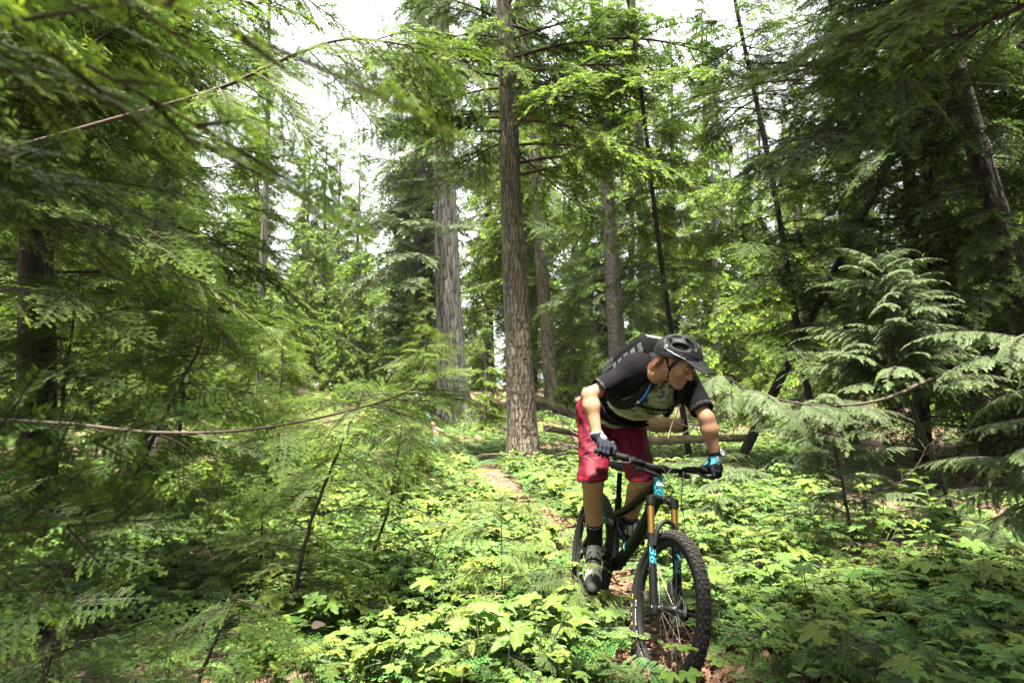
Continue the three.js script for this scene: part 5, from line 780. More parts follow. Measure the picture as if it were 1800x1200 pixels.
{
  const [c, h] = boundsOf([J.hipC, J.kneeR, J.kneeL, J.ankR, J.ankL, J.shR, J.shL, J.elR, J.elL, J.wrR, J.wrL, pedR, pedL, hands.R, hands.L], 0.12);
  const skinTone = (p) => { const n = fbm(p.x * 14, p.y * 14, p.z * 14, 3) - 0.44, f = vnoise(p.x * 260, p.y * 260, p.z * 260) - 0.5; return [0.25 * (1 + 0.5 * n + 0.14 * f), 0.138 * (1 + 0.7 * n + 0.2 * f), 0.084 * (1 + 0.7 * n + 0.2 * f)]; };
  const g = meshField(bf, c, h, 0.011, skinTone);
  const hg = meshField(headField, V(0, -0.02, 0), 0.155, 0.0032, (p) => { const c = skinTone(p), lips = sstep(0.0105, 0.005, Math.hypot((Math.abs(p.x) > 0.024 ? 1 : 0), p.y + 0.068)) * (p.z > 0.07 ? 1 : 0), brow = sstep(0.009, 0.004, Math.abs(p.y - 0.021 - 0.1 * (Math.abs(p.x) - 0.03) * -1)) * sstep(0.012, 0.016, Math.abs(p.x)) * sstep(0.05, 0.042, Math.abs(p.x)) * (p.z > 0.05 ? 1 : 0), beard = sstep(-0.03, -0.07, p.y) * (p.z > -0.01 ? 1 : 0) * 0.25 * (0.5 + vnoise(p.x * 500, p.y * 500, p.z * 500)), cheek = Math.exp(-(((Math.abs(p.x) - 0.045) / 0.02) ** 2 + ((p.y + 0.03) / 0.02) ** 2)) * (p.z > 0.03 ? 1 : 0); let o = mix3(c, [0.36, 0.12, 0.10], lips * 0.7); o = mix3(o, [0.10, 0.05, 0.03], brow * 0.75); o = mix3(o, [0.2, 0.11, 0.07], beard); return mix3(o, [0.52, 0.20, 0.14], cheek * 0.3); });
  hg.applyMatrix4(HM4); const body = part(rider, 'body', mergeGeometries([g, hg]), SK.skinV);
  for (const s of [-1, 1]) { const e = grp(rider, 'eye'); part(e, 'eyeball', new THREE.SphereGeometry(0.0115, 20, 14).translate(s * 0.031, -0.001, 0.0722).applyMatrix4(HM4), SK.eye); part(e, 'iris', new THREE.SphereGeometry(0.0062, 14, 10).scale(1, 1, 0.5).translate(s * 0.031 + 0.002, -0.003, 0.0818).applyMatrix4(HM4), SK.strap); part(e, 'eyelid', new THREE.SphereGeometry(0.0132, 20, 10, 0, Math.PI * 2, 0, 1.2).rotateX(0.62).translate(s * 0.031, -0.0005, 0.072).applyMatrix4(HM4), SK.skin); }
}
// ---- hair under the helmet, at the nape and before the ear
{ const R = rng(9), locks = []; for (let k = 0; k < 46; k++) { const a = lerp(-1.25, 1.25, R()), x = Math.sin(a) * 0.078, z = -0.028 - Math.cos(a) * 0.072, y = lerp(0.0, -0.035, R()); locks.push([V(x, y + 0.02, z), V(x * (1.05 + 0.15 * R()), y - 0.028, z - 0.012 * R()), V(x * 1.1 + (R() - 0.5) * 0.03, y - 0.05 - 0.028 * R(), z - 0.012 - 0.016 * R())]); } for (const s of [1, -1]) for (let k = 0; k < 5; k++) locks.push([V(s * 0.073, 0.02, 0.012 + k * 0.004), V(s * 0.077, 0.0, 0.012 + k * 0.004), V(s * 0.076, -0.014 - 0.01 * R(), 0.010 + k * 0.004)]);
  const gs = locks.map((l) => tubeGeo(l, (t) => 0.0075 * (1 - 0.75 * t), 6, 8)); part(rider, 'hair', mergeGeometries(gs).applyMatrix4(HM4), SK.hair); }
// ---- helmet
{
  const oy = 0.030, oz = -0.010;
  const shell = (p) => {
    const x = p.x, y = p.y - oy, z = p.z - oz; const rear = sstep(0.02, -0.09, z);
    let d = ell(x, y, z, 0.108, 0.122 - 0.006 * rear, 0.135); d = smax(d, -ell(x, y, z, 0.089, 0.101, 0.110), 0.004);
    const rim = p.y - (0.034 - 0.34 * (-z) * (z < 0 ? 1 : 0) * 1.0 + 0.06 * z - 0.02 * sstep(0.05, 0.1, Math.abs(x)) * sstep(0.05, 0, z)); d = smax(d, -rim, 0.008);
    // ribs and vents
    const ax = Math.abs(x), up = sstep(0.02, 0.05, y);
    const slot = (cx, cy, cz, a, b, c, rx) => { const dx = ax - cx, dy = y - cy, dz = z - cz, cr = Math.cos(rx), sr = Math.sin(rx); return ell(dx, dy * cr - dz * sr, dy * sr + dz * cr, a, b, c); };
    d = smax(d, -slot(0, 0.112, 0.035, 0.014, 0.034, 0.07, 0.35), 0.008); d = smax(d, -slot(0, 0.10, -0.075, 0.016, 0.03, 0.038, -0.6), 0.008);
    d = smax(d, -slot(0.046, 0.096, 0.050, 0.014, 0.034, 0.066, 0.5), 0.008); d = smax(d, -slot(0.052, 0.098, -0.055, 0.013, 0.034, 0.045, -0.4), 0.008);
    d = smax(d, -slot(0.088, 0.066, 0.028, 0.026, 0.017, 0.056, 0.3), 0.008); d = smax(d, -slot(0.088, 0.060, -0.068, 0.026, 0.018, 0.032, -0.3), 0.008);
    // groove above the rim
    d = smax(d, -(Math.abs(rim - 0.030) - 0.0022 + (ell(x, y, z, 0.106, 0.120, 0.133) < 0 ? 0.02 : 0)), 0.003);
    return d;
  };
  const hel = grp(rider, 'helmet');
  part(hel, 'shell', meshField(shell, V(0, 0.07, -0.01), 0.155, 0.0034, (p, n) => { const rim = p.y - 0.036 - 0.05 * p.z; return rim < 0.022 && n.y < 0.6 ? [0.006, 0.007, 0.010] : [0.012, 0.0125, 0.014]; }).applyMatrix4(HM4), SK.shell);
  const inner = new THREE.SphereGeometry(1, 32, 18, 0, Math.PI * 2, 0, 1.45).scale(0.092, 0.104, 0.113).translate(0, oy, oz); part(hel, 'padding', inner.applyMatrix4(HM4), SK.strap);
  // visor: a thin curved plate
  const vg = new Geo(), nU = 16, nV = 10; for (const lay of [0, 1]) for (let j = 0; j <= nV; j++) for (let i = 0; i <= nU; i++) { const u = i / nU * 2 - 1, v = j / nV, w = lerp(0.102, 0.068, v), x = u * w, z = 0.085 + 0.122 * v - 0.062 * u * u * (1 - 0.45 * v) , y = 0.075 - 0.020 * v - 0.024 * u * u + (lay ? -0.004 : 0) + 0.006 * (Math.abs(u) < 0.3 ? 1 : 0) * (1 - v); vg.vert(V(x, y, z), V(0, 1, 0), [1, 1, 1]); }
  const S1 = (nU + 1) * (nV + 1); for (let j = 0; j < nV; j++) for (let i = 0; i < nU; i++) { const k = j * (nU + 1) + i; vg.i.push(k, k + nU + 1, k + 1, k + 1, k + nU + 1, k + nU + 2); const m = k + S1; vg.i.push(m, m + 1, m + nU + 1, m + 1, m + nU + 2, m + nU + 1); }
  for (let i = 0; i < nU; i++) { const k = nV * (nU + 1) + i; vg.i.push(k, k + S1, k + 1, k + 1, k + S1, k + S1 + 1); const k2 = i; vg.i.push(k2, k2 + 1, k2 + S1, k2 + 1, k2 + S1 + 1, k2 + S1); } for (let j = 0; j < nV; j++) for (const i of [0, nU]) { const k = j * (nU + 1) + i, m = k + nU + 1; vg.i.push(k, k + S1, m, m, k + S1, m + S1); }
  const vgeo = noCol(vg).toNonIndexed(); vgeo.computeVertexNormals(); part(hel, 'visor', vgeo.applyMatrix4(HM4), std('visor_plastic', [0.010, 0.010, 0.011], 0.5));
  part(hel, 'edge_line', mergeGeometries([1, -1].map((s) => tubeGeo([V(s * 0.098, 0.052, 0.068), V(s * 0.1085, 0.048, 0.02), V(s * 0.1035, 0.046, -0.05)].map((q) => q), 0.0022, 6, 16))).applyMatrix4(HM4), BK.silver);
  const em = []; for (let k = 0; k < 40; k++) { const a = k * 0.33, r = 0.0115 - 0.0002 * k; em.push(V(-0.1075, 0.056 + Math.sin(a) * r, -0.055 + Math.cos(a) * r)); } part(hel, 'emblem', tubeGeo(em, 0.0013, 5).applyMatrix4(HM4), BK.silver);
  const chin = V(0, -0.112, 0.035); part(hel, 'chin_strap', mergeGeometries([1, -1].flatMap((s) => [tubeGeo([V(s * 0.096, 0.045, 0.045), V(s * 0.086, 0.0, 0.020), V(s * 0.074, -0.045, 0.012), V(s * 0.055, -0.09, 0.022), chin], 0.0055, 8, 20), tubeGeo([V(s * 0.092, 0.03, -0.05), V(s * 0.088, 0.0, -0.025), V(s * 0.077, -0.04, 0.010)], 0.005, 8, 14)])).applyMatrix4(HM4), SK.strap);
}
// ---- jersey
const cuffR = J.shR.clone().lerp(J.elR, 0.80), cuffL = J.shL.clone().lerp(J.elL, 0.78);
const sleeveAxis = { R: J.elR.clone().sub(J.shR).normalize(), L: J.elL.clone().sub(J.shL).normalize() };
const hemDir = spine;
{
  const sl = (p, s) => { const c = s === 'R' ? cuffR : cuffL, end = c.clone(); return 0; };
  const wr = (p) => 0.010 * (Math.abs(fbm(p.x * 9 + 3, p.y * 9, p.z * 9, 3) - 0.44) * 2 - 0.15) + 0.004 * Math.sin(30 * (p.dot(spine)) + 8 * vnoise(p.x * 6, p.y * 6, p.z * 6));
  const cEnd = { R: cuffR.clone().addScaledVector(sleeveAxis.R, 0.05), L: cuffL.clone().addScaledVector(sleeveAxis.L, 0.05) }, cR = [J.shR, cuffR], cL = [J.shL, cuffL];
  const f = (p) => {
    let d = torso(p, 0.012); const tq = (p.x - J.hipC.x) * spine.x + (p.y - J.hipC.y) * spine.y + (p.z - J.hipC.z) * spine.z;
    d = smax(d, -(tq - 0.02 * SL - 0.0), 0.01);                                     // hem
    for (const s of ['R', 'L']) { const [a, c] = s === 'R' ? cR : cL, ax = sleeveAxis[s]; let e = cap(p, a, cEnd[s], 0.076, s === 'R' ? 0.066 : 0.060); e = smax(e, (p.x - c.x) * ax.x + (p.y - c.y) * ax.y + (p.z - c.z) * ax.z, 0.006); e = Math.max(e, -(cap(p, a, J['el' + s], 0.058, 0.052) + ((p.x - c.x) * ax.x + (p.y - c.y) * ax.y + (p.z - c.z) * ax.z < -0.03 ? 9 : 0))); d = smin(d, e, 0.05); }
    d = smax(d, -cap(p, J.neck, neckTop, 0.062, 0.068), 0.008);
    return d - wr(p);
  };
  const [c, h] = boundsOf([J.hipC, T3(0.15, 1, 0), T3(-0.15, 1, 0), cuffR, cuffL], 0.13);
  const camo = (p) => { const n = fbm(p.x * 16, p.y * 16, p.z * 16, 3), m = fbm(p.x * 26 + 9, p.y * 26, p.z * 26, 2); return n > 0.52 ? [0.04, 0.05, 0.028] : m > 0.46 ? [0.11, 0.135, 0.065] : m < 0.24 ? [0.06, 0.10, 0.15] : [0.24, 0.27, 0.17]; };
  const diamond = T3(-0.01, 0.93, 0.1);
  const geo = meshField(f, c, h, 0.0068, (p, n) => {
    const tq = p.clone().sub(J.hipC), s = tq.dot(spine) / SL, l = tq.dot(lat), dA = Math.min(cap(p, J.shR, J.elR, 0.078, 0.07), cap(p, J.shL, J.elL, 0.078, 0.07)), fr = n.dot(frontD), ww = 0.03 * (fbm(p.x * 7, p.y * 7, p.z * 7, 2) - 0.4);
    const dc = Math.min(Math.abs(p.clone().sub(cuffR).dot(sleeveAxis.R) + 0.018), Math.abs(p.clone().sub(cuffL).dot(sleeveAxis.L) + 0.018));
    if (s < 0.21) return fbm(p.x * 20, p.y * 20, p.z * 20, 2) > 0.42 ? [0.10, 0.115, 0.09] : [0.30, 0.32, 0.28];
    if (s > 0.44 + ww && fr > 0.02 && Math.abs(l) < 0.17 - 0.10 * sstep(0.74, 1.0, s) && dA > -0.006) return s < 0.475 + ww ? [0.40, 0.42, 0.30] : camo(p);
    if (dA < 0.02 && dc < 0.003) return [0.05, 0.045, 0.05];
    return [0.007, 0.0065, 0.008];
  });
  const jer = part(rider, 'jersey', geo, SK.cloth);
  // diamond mark on the chest
  { const o = T3(0.0, 0.86, 0).add(V()); let t = 0; const dir = frontD.clone().addScaledVector(spine, 0.25).normalize(); for (t = 0.25; t > 0; t -= 0.002) { const q = o.clone().addScaledVector(dir, t); if (f(q) < 0.001) break; } const q = o.clone().addScaledVector(dir, t + 0.004), r = 0.013; part(jer, 'mark', capTube([q.clone().addScaledVector(lat, -r), q.clone().addScaledVector(spine, r), q.clone().addScaledVector(lat, r), q.clone().addScaledVector(spine, -r), q.clone().addScaledVector(lat, -r)], 0.002, 5), SK.strap); }
  const col = part(jer, 'collar', new THREE.CylinderGeometry(0.060, 0.070, 0.05, 36, 3, true).rotateX(Math.PI / 2).applyMatrix4(new THREE.Matrix4().lookAt(neckTop, J.neck, V(0, 1, 0)).setPosition(J.neck.clone().lerp(neckTop, 0.34))), SK.strap);
}
// ---- shorts
{
  const hem = { R: J.kneeR.clone().add(V(0, 0.006, 0)), L: J.kneeL.clone().add(V(0, 0.0, 0)) };
  const f = (p) => {
    let d = torso(p, 0.022); d = smax(d, (p.x - J.hipC.x) * spine.x + (p.y - J.hipC.y) * spine.y + (p.z - J.hipC.z) * spine.z - 0.075 * SL, 0.015);
    for (const s of ['R', 'L']) { const [k, , , hp] = legM[s], ext = k.clone().add(V(0, -0.05, 0.0)); let e = smin(cap(p, hp, k, 0.104, 0.080), cap(p, k, ext, 0.080, 0.081), 0.04); e = smax(e, hem[s].y - 0.002 - p.y + 0.02 * (p.x - k.x), 0.004); e = Math.max(e, -(cap(p, hp, k, 0.06, 0.068) + (p.y > hem[s].y + 0.05 ? 9 : 0))); d = smin(d, e, 0.045); }
    const fold = Math.sin((p.y * 1.0 + p.x * 0.7 + p.z * 0.5) * 62 + 5 * vnoise(p.x * 8, p.y * 8, p.z * 8)); return d - 0.016 * (Math.abs(fbm(p.x * 9 + p.y * 5, p.y * 15 - p.x * 6, p.z * 9 + 4, 3) - 0.44) * 2 - 0.12) - 0.003 * fold;
  };
  const [c, h] = boundsOf([J.hipC, J.hipR, J.hipL, J.kneeR, J.kneeL], 0.15);
  const geo = meshField(f, c, h, 0.0066, (p, n) => { const r = [0.072, 0.003, 0.011], k = J.kneeR, t = (p.y - k.y); const zig = Math.abs(((p.y * 9 + 40) % 1) - 0.5) * 2, side = n.dot(V(-0.9, 0, 0.35)); if (Math.abs(p.y - hem.R.y - 0.022) < 0.003 && p.x < 0.55) return [0.19, 0.010, 0.022]; return r; });
  const so = part(rider, 'shorts', geo, SK.shorts), zig = (off) => { const o = []; for (let k = 0; k <= 9; k++) { const y = lerp(0.33, 0.12, k / 9), a = Math.PI + 0.85 + off + (k % 2 ? 0.3 : -0.12), ax = J.kneeR.clone().lerp(J.hipR, clamp(y / (J.hipR.y - J.kneeR.y), 0, 1)), q0 = V(ax.x, J.kneeR.y + y, ax.z), dir = V(Math.cos(a), 0, -Math.sin(a)); let u = 0.2; for (; u > 0; u -= 0.002) if (f(q0.clone().addScaledVector(dir, u)) < 0.001) break; o.push(q0.addScaledVector(dir, u)); } return o; };
  for (const off of [0, 0.42]) { const z = zig(off); part(so, 'stripe', mergeGeometries(z.slice(1).map((q, k) => tubeGeo([z[k], z[k].clone().lerp(q, 0.5), q], 0.0035, 6))), SK.strap); }
}
// ---- socks and shoes
for (const s of ['R', 'L']) {
  const a = J['ank' + s], k = J['knee' + s], ped = (s === 'R' ? pedR : pedL), up = V(0, 1, 0).applyQuaternion(bike.quaternion);
  const top = a.clone().lerp(k, s === 'R' ? 0.34 : 0.2), ax = k.clone().sub(a).normalize();
  const sole = ped.clone().addScaledVector(up, 0.012), fd = sole.clone().sub(a); fd.y = 0; fd.normalize();
  const toe = sole.clone().addScaledVector(fd, 0.075).add(V(0, 0.02, 0)), ball = sole.clone().add(V(0, 0.034, 0)), heel = a.clone().addScaledVector(fd, -0.045).add(V(0, -0.055, 0)), inst = a.clone().lerp(ball, 0.42).add(V(0, 0.022, 0));
  const sock = (p) => { let d = smin(cap(p, a, k, 0.0445, 0.064), cap(p, a, inst, 0.042, 0.036), 0.02); return smax(d, (p.x - top.x) * ax.x + (p.y - top.y) * ax.y + (p.z - top.z) * ax.z, 0.003) - 0.0015 * Math.sin(p.y * 400); };
  let [c, h] = boundsOf([a, top, inst], 0.06);
  const sk = part(rider, 'sock', meshField(sock, c, h, 0.0042, (p) => { const t = (p.x - top.x) * ax.x + (p.y - top.y) * ax.y + (p.z - top.z) * ax.z; return Math.abs(t + 0.012) < 0.0028 && vnoise(p.x * 300, 1, p.z * 300) > 0.35 ? [0.30, 0.30, 0.30] : [0.012, 0.012, 0.013]; }), SK.cloth);
  const sd = V().crossVectors(fd, V(0, 1, 0)).normalize();
  const shoe = (p) => { let d = smin(cap(p, heel, ball, 0.036, 0.040), cap(p, ball, toe, 0.041, 0.031), 0.03); d = smin(d, cap(p, a.clone().add(V(0, -0.02, 0)), inst, 0.045, 0.040), 0.04); d = smin(d, cap(p, inst, ball, 0.040, 0.040), 0.03); const along = (p.x - a.x) * fd.x + (p.z - a.z) * fd.z; d = smax(d, -(cap(p, a, a.clone().add(V(0, 0.12, 0)), 0.042, 0.042)), 0.006); return d; };
  const shoeFast = (() => { const a2 = a.clone().add(V(0, -0.02, 0)), a3 = a.clone().add(V(0, 0.12, 0)); return (p) => { let d = smin(cap(p, heel, ball, 0.036, 0.040), cap(p, ball, toe, 0.041, 0.031), 0.03); d = smin(d, cap(p, a2, inst, 0.045, 0.040), 0.04); d = smin(d, cap(p, inst, ball, 0.040, 0.040), 0.03); const dd = p.clone().sub(heel), t = dd.dot(fd), lace = Math.abs(((t * 45) % 1) - 0.5) < 0.12 && t > 0.03 && t < 0.14 ? 0.0016 : 0; return smax(d, -cap(p, a, a3, 0.040, 0.042), 0.006) + lace; }; })();
  [c, h] = boundsOf([a, heel, toe, ball], 0.065);
  const sh = part(rider, 'shoe', meshField(shoeFast, c, h, 0.0042, (p, n) => { const t = p.clone().sub(heel).dot(fd), L = toe.clone().sub(heel).dot(fd), hgt = p.clone().sub(heel.clone().lerp(toe, clamp(t / L, 0, 1))).dot(V(0, 1, 0)); if (hgt < -0.012 || t > L * 0.80) return [0.02, 0.02, 0.02]; const str = Math.abs(((t * 34) % 1) - 0.5) < 0.13; return str && Math.abs(n.dot(sd)) > 0.3 ? [0.03, 0.03, 0.03] : [0.42, 0.41, 0.37]; }), SK.vc);
  const oq = inst.clone().lerp(ball, 0.25), on = V(0, 0.9, 0).addScaledVector(fd, 0.45).normalize(), os = V().crossVectors(on, fd).normalize(), od = V().crossVectors(os, on); const q = (u, v) => oq.clone().addScaledVector(on, 0.0435).addScaledVector(os, u).addScaledVector(od, v);
  part(sh, 'mark', capTube([q(-0.014, 0.02), q(-0.014, -0.008), q(-0.006, -0.016), q(0.006, -0.016), q(0.014, -0.008), q(0.014, 0.02)], 0.003, 6, 24), SK.strap);
  part(sh, 'strap', capTube([q(-0.047, 0.035).addScaledVector(on, -0.03), q(-0.03, 0.032).addScaledVector(on, -0.004), q(0, 0.03).addScaledVector(on, 0.004), q(0.03, 0.032).addScaledVector(on, -0.004), q(0.047, 0.035).addScaledVector(on, -0.03)], 0.006, 8, 20), SK.strap);
}
// ---- gloves: palm and five fingers closed on the grips
const bf3 = V(1, 0, 0).applyQuaternion(bike.quaternion);
for (const s of ['R', 'L']) {
  const [gc, go, gi] = s === 'R' ? gr : gl, g = go.clone().sub(gi).normalize(), w = J['wr' + s], cen = gi.clone().lerp(go, 0.66);
  const up = w.clone().sub(cen); up.addScaledVector(g, -up.dot(g)).normalize(); let fw = V().crossVectors(g, up).normalize(); if (fw.dot(bf3) < 0) fw.negate();
  const at = (a, f, u) => cen.clone().addScaledVector(g, a).addScaledVector(fw, f).addScaledVector(up, u);
  const segs = [], palm = [];
  [0.033, 0.0115, -0.010, -0.031].forEach((a, k) => { // little finger at the outer end
    const l = [0.86, 1.0, 1.05, 1][k], r = [0.0088, 0.0097, 0.0099, 0.0098][k], kn = at(a, 0.026, 0.030);
    if (k === 3) { segs.push([kn, at(a - 0.004, 0.052, 0.014), r + 0.002, r], [at(a - 0.004, 0.052, 0.014), at(a - 0.006, 0.066, -0.010), r, r], [at(a - 0.006, 0.066, -0.010), at(a - 0.006, 0.058, -0.028), r, r - 0.001]); }
    else segs.push([kn, at(a, 0.041 * l, 0.010), r + 0.002, r], [at(a, 0.041 * l, 0.010), at(a, 0.033, -0.020 * l), r, r], [at(a, 0.033, -0.020 * l), at(a, 0.008, -0.029), r, r - 0.001]);
    palm.push([kn, w.clone().lerp(at(a * 0.5, 0.0, 0.04), 0.25), 0.0135, 0.021]);
  });
  palm.push([at(0.03, 0.024, 0.028), at(-0.03, 0.024, 0.028), 0.0145, 0.0145], [at(0.028, -0.006, 0.028), at(-0.022, -0.006, 0.030), 0.014, 0.015]);
  segs.push([at(-0.020, -0.020, 0.040), at(-0.050, -0.018, 0.012), 0.0155, 0.0125], [at(-0.050, -0.018, 0.012), at(-0.055, 0.004, -0.022), 0.0125, 0.0108], [at(-0.055, 0.004, -0.022), at(-0.046, 0.024, -0.030), 0.0108, 0.0095]);
  const axw = J['el' + s].clone().sub(w).normalize(), ctop = w.clone().addScaledVector(axw, 0.012);
  const f = (p) => { let d = chain(p, palm, 0.018); d = smin(d, cap(p, w, w.clone().addScaledVector(axw, 0.03), 0.034, 0.034), 0.02); d = smax(d, (p.x - ctop.x) * axw.x + (p.y - ctop.y) * axw.y + (p.z - ctop.z) * axw.z, 0.003); for (const [a, b, ra, rb] of segs) d = smin(d, cap(p, a, b, ra, rb), 0.005); return d; };
  const [c, h] = boundsOf([w, at(0.05, 0.05, -0.03), at(-0.06, 0.05, -0.03), ctop], 0.03);
  const kn0 = at(0, 0.026, 0.03);
  const gl2 = part(rider, 'glove', meshField(f, c, h, 0.0034, (p, n) => { const t = (p.x - ctop.x) * axw.x + (p.y - ctop.y) * axw.y + (p.z - ctop.z) * axw.z; if (t > -0.008) return s === 'L' ? [0.02, 0.28, 0.36] : [0.16, 0.28, 0.36]; if (s === 'L' && t > -0.035 && n.dot(fw) > 0.2) return [0.05, 0.32, 0.38]; return [0.008, 0.010, 0.017]; }), SK.vc);
  // round pale mark on the back of the hand
  const bn = up.clone().addScaledVector(fw, 0.9).normalize(), bo = w.clone().lerp(kn0, 0.6), e1 = g.clone(), e2 = V().crossVectors(bn, e1); let t = 0.06; for (; t > 0; t -= 0.001) if (f(bo.clone().addScaledVector(bn, t)) < 0.0005) break; const ringp = (r) => { const o = []; for (let k = 0; k <= 24; k++) { const a = k / 24 * 6.2832, q = bo.clone().addScaledVector(e1, Math.cos(a) * r).addScaledVector(e2, Math.sin(a) * r); let u = 0.06; for (; u > -0.02; u -= 0.001) if (f(q.clone().addScaledVector(bn, u)) < 0.0012) break; o.push(q.addScaledVector(bn, u)); } return o; };
  part(gl2, 'mark', mergeGeometries([tubeGeo(ringp(0.0155), 0.0022, 6), tubeGeo(ringp(0.006), 0.002, 6)]), BK.silver);
  if (s === 'R') { const dots = []; for (let i = 0; i < 4; i++) for (let j = 0; j < 2; j++) { const q = w.clone().lerp(kn0, 0.22 + 0.09 * j).addScaledVector(e1, (i - 0.6) * 0.0125); let u = 0.06; for (; u > -0.02; u -= 0.001) if (f(q.clone().addScaledVector(bn, u)) < 0.0006) break; dots.push(new THREE.SphereGeometry(0.0026, 8, 6).translate(...q.addScaledVector(bn, u).toArray())); } part(gl2, 'dots', mergeGeometries(dots), BK.silver); }
  else { // watch
    const wc = w.clone().addScaledVector(axw, 0.026), wt = grp(rider, 'wristwatch'), face = fw.clone().multiplyScalar(0.6).add(V(0.5, 0.25, 0.3)).normalize(); face.addScaledVector(axw, -face.dot(axw)).normalize(); const q2 = V().crossVectors(axw, face);
    part(wt, 'band', new THREE.TorusGeometry(0.0335, 0.0075, 10, 40).scale(1, 1, 1.25).applyMatrix4(new THREE.Matrix4().makeBasis(face, q2, axw).setPosition(wc)), SK.strap);
    const B4 = new THREE.Matrix4().makeBasis(q2, face, V().crossVectors(q2, face)).setPosition(wc.clone().addScaledVector(face, 0.042)); part(wt, 'case', new THREE.CylinderGeometry(0.021, 0.023, 0.013, 28).applyMatrix4(B4), BK.black); part(wt, 'bezel', new THREE.TorusGeometry(0.0185, 0.0025, 8, 30).rotateX(Math.PI / 2).translate(0, 0.007, 0).applyMatrix4(B4), BK.steel); part(wt, 'dial', new THREE.CylinderGeometry(0.0165, 0.0165, 0.002, 28).translate(0, 0.0068, 0).applyMatrix4(B4), SK.lens);
  }
}
// ---- backpack, a thing of its own on the rider's back
{
  const pk = thing('backpack', rootAt, 'black and grey backpack with a blue drinking hose on the back of the front rider', 'backpack'), bk = frontD.clone().negate();
  const loc = (p) => { const d = p.clone().sub(J.hipC); return [d.dot(lat), d.dot(spine) / SL, -d.dot(frontD)]; };
  const box = (x, y, z, a, b, c, r) => { const qx = Math.abs(x) - a + r, qy = Math.abs(y) - b + r, qz = Math.abs(z) - c + r; return Math.hypot(Math.max(qx, 0), Math.max(qy, 0), Math.max(qz, 0)) + Math.min(Math.max(qx, qy, qz), 0) - r; };
  const f = (p) => { const [l, s, b] = loc(p), w = 0.125 - 0.02 * sstep(0.7, 1.0, s); let d = box(l, (s - 0.62) * SL, b - 0.168, w, 0.235, 0.074, 0.04); d = smin(d, box(l, (s - 0.40) * SL, b - 0.205, 0.095, 0.115, 0.035, 0.03), 0.03); d = smin(d, ell(l, (s - 0.95) * SL, b - 0.17, 0.10, 0.06, 0.055), 0.03); d += 0.004 * (Math.abs(Math.abs(l) - 0.085) < 0.006 ? 1 : 0); return d - 0.008 * (Math.abs(fbm(p.x * 12, p.y * 12, p.z * 12, 3) - 0.44) * 2 - 0.1); };
  const [c, h] = boundsOf([T3(0.13, 0.1, -0.05), T3(-0.13, 0.1, -0.24), T3(0.13, 1.08, -0.05), T3(-0.13, 1.08, -0.22)], 0.05);
  part(pk, 'bag', meshField(f, c, h, 0.0066, (p, n) => { const [l, s, b] = loc(p), out = n.dot(bk), st = Math.abs(((s * 9 + l * 2) % 1) - 0.5); if (b > 0.205 && s > 0.66 && Math.abs(l) < 0.075) return [0.10, 0.11, 0.11]; if (b > 0.12 && b < 0.175 && s > 0.5 && s < 1.0 && st < 0.3) return [0.065, 0.072, 0.07]; if (b > 0.17 && s > 0.28 && s < 0.52) return st < 0.14 ? [0.03, 0.03, 0.03] : [0.022, 0.026, 0.024]; return [0.005, 0.005, 0.006]; }), SK.cloth);
  // straps follow the jersey: found by walking in towards the body
  const hug = (l, s, f0) => { const o = T3(l, s, 0), dir = frontD.clone().multiplyScalar(f0).addScaledVector(lat, l * 2).addScaledVector(spine, s > 1 ? 0.9 : 0).normalize(); let t = 0.3; for (; t > 0; t -= 0.003) { const q = o.clone().addScaledVector(dir, t); if (Math.min(torso(q, 0.018), cap(q, J.shR, J.elR, 0.078, 0.07), cap(q, J.shL, J.elL, 0.078, 0.07)) < 0.006) break; } return o.addScaledVector(dir, t + 0.004); };
  const flat = (pts, w, th) => { const c2 = curve(pts, 40), g = new Geo(), q = V(), cc = T3(0, 0.6, 0); for (let i = 0; i <= 40; i++) { const t = c2[Math.min(40, i + 1)].clone().sub(c2[Math.max(0, i - 1)]).normalize(), n = c2[i].clone().sub(cc); n.addScaledVector(t, -n.dot(t)).normalize(); const b = V().crossVectors(t, n); for (let j = 0; j <= 12; j++) { const a = j / 12 * 6.2832, nn = b.clone().multiplyScalar(Math.cos(a) / w).addScaledVector(n, Math.sin(a) / th).normalize(); q.copy(c2[i]).addScaledVector(b, Math.cos(a) * w).addScaledVector(n, Math.sin(a) * th); g.vert(q, nn, [1, 1, 1]); } } for (let i = 0; i < 40; i++) for (let j = 0; j < 12; j++) { const k = i * 13 + j; g.i.push(k, k + 13, k + 1, k + 1, k + 13, k + 14); } const o = noCol(g); return o; };
  const strapLine = (s) => [hug(s * 0.085, 1.06, -1.1), hug(s * 0.085, 1.03, -0.1), hug(s * 0.088, 0.98, 0.8), hug(s * 0.095, 0.84, 1), hug(s * 0.115, 0.70, 0.9), hug(s * 0.13, 0.58, 0.5), hug(s * 0.14, 0.52, 0)];
  for (const s of [1, -1]) part(pk, 'shoulder_strap', flat(strapLine(s), 0.028, 0.007), SK.strap);
  part(pk, 'chest_strap', flat([hug(0.095, 0.8, 1), hug(0.04, 0.79, 1), hug(-0.04, 0.79, 1), hug(-0.095, 0.8, 1)], 0.009, 0.004), SK.strap);
  part(pk, 'hip_belt', flat([hug(-0.11, 0.36, 0.1), hug(-0.10, 0.35, 0.6), hug(-0.05, 0.34, 1), hug(0.0, 0.33, 1), hug(0.05, 0.34, 1), hug(0.09, 0.35, 0.7)], 0.024, 0.006), SK.strap);
  const hz = strapLine(-1).map((q, k) => q.addScaledVector(frontD, k < 2 ? -0.004 : 0.012).addScaledVector(lat, 0.012)).slice(0, 5); hz[0].addScaledVector(bk, -0.01); part(pk, 'drinking_hose', capTube(hz, 0.0062, 10, 40), SK.blue);
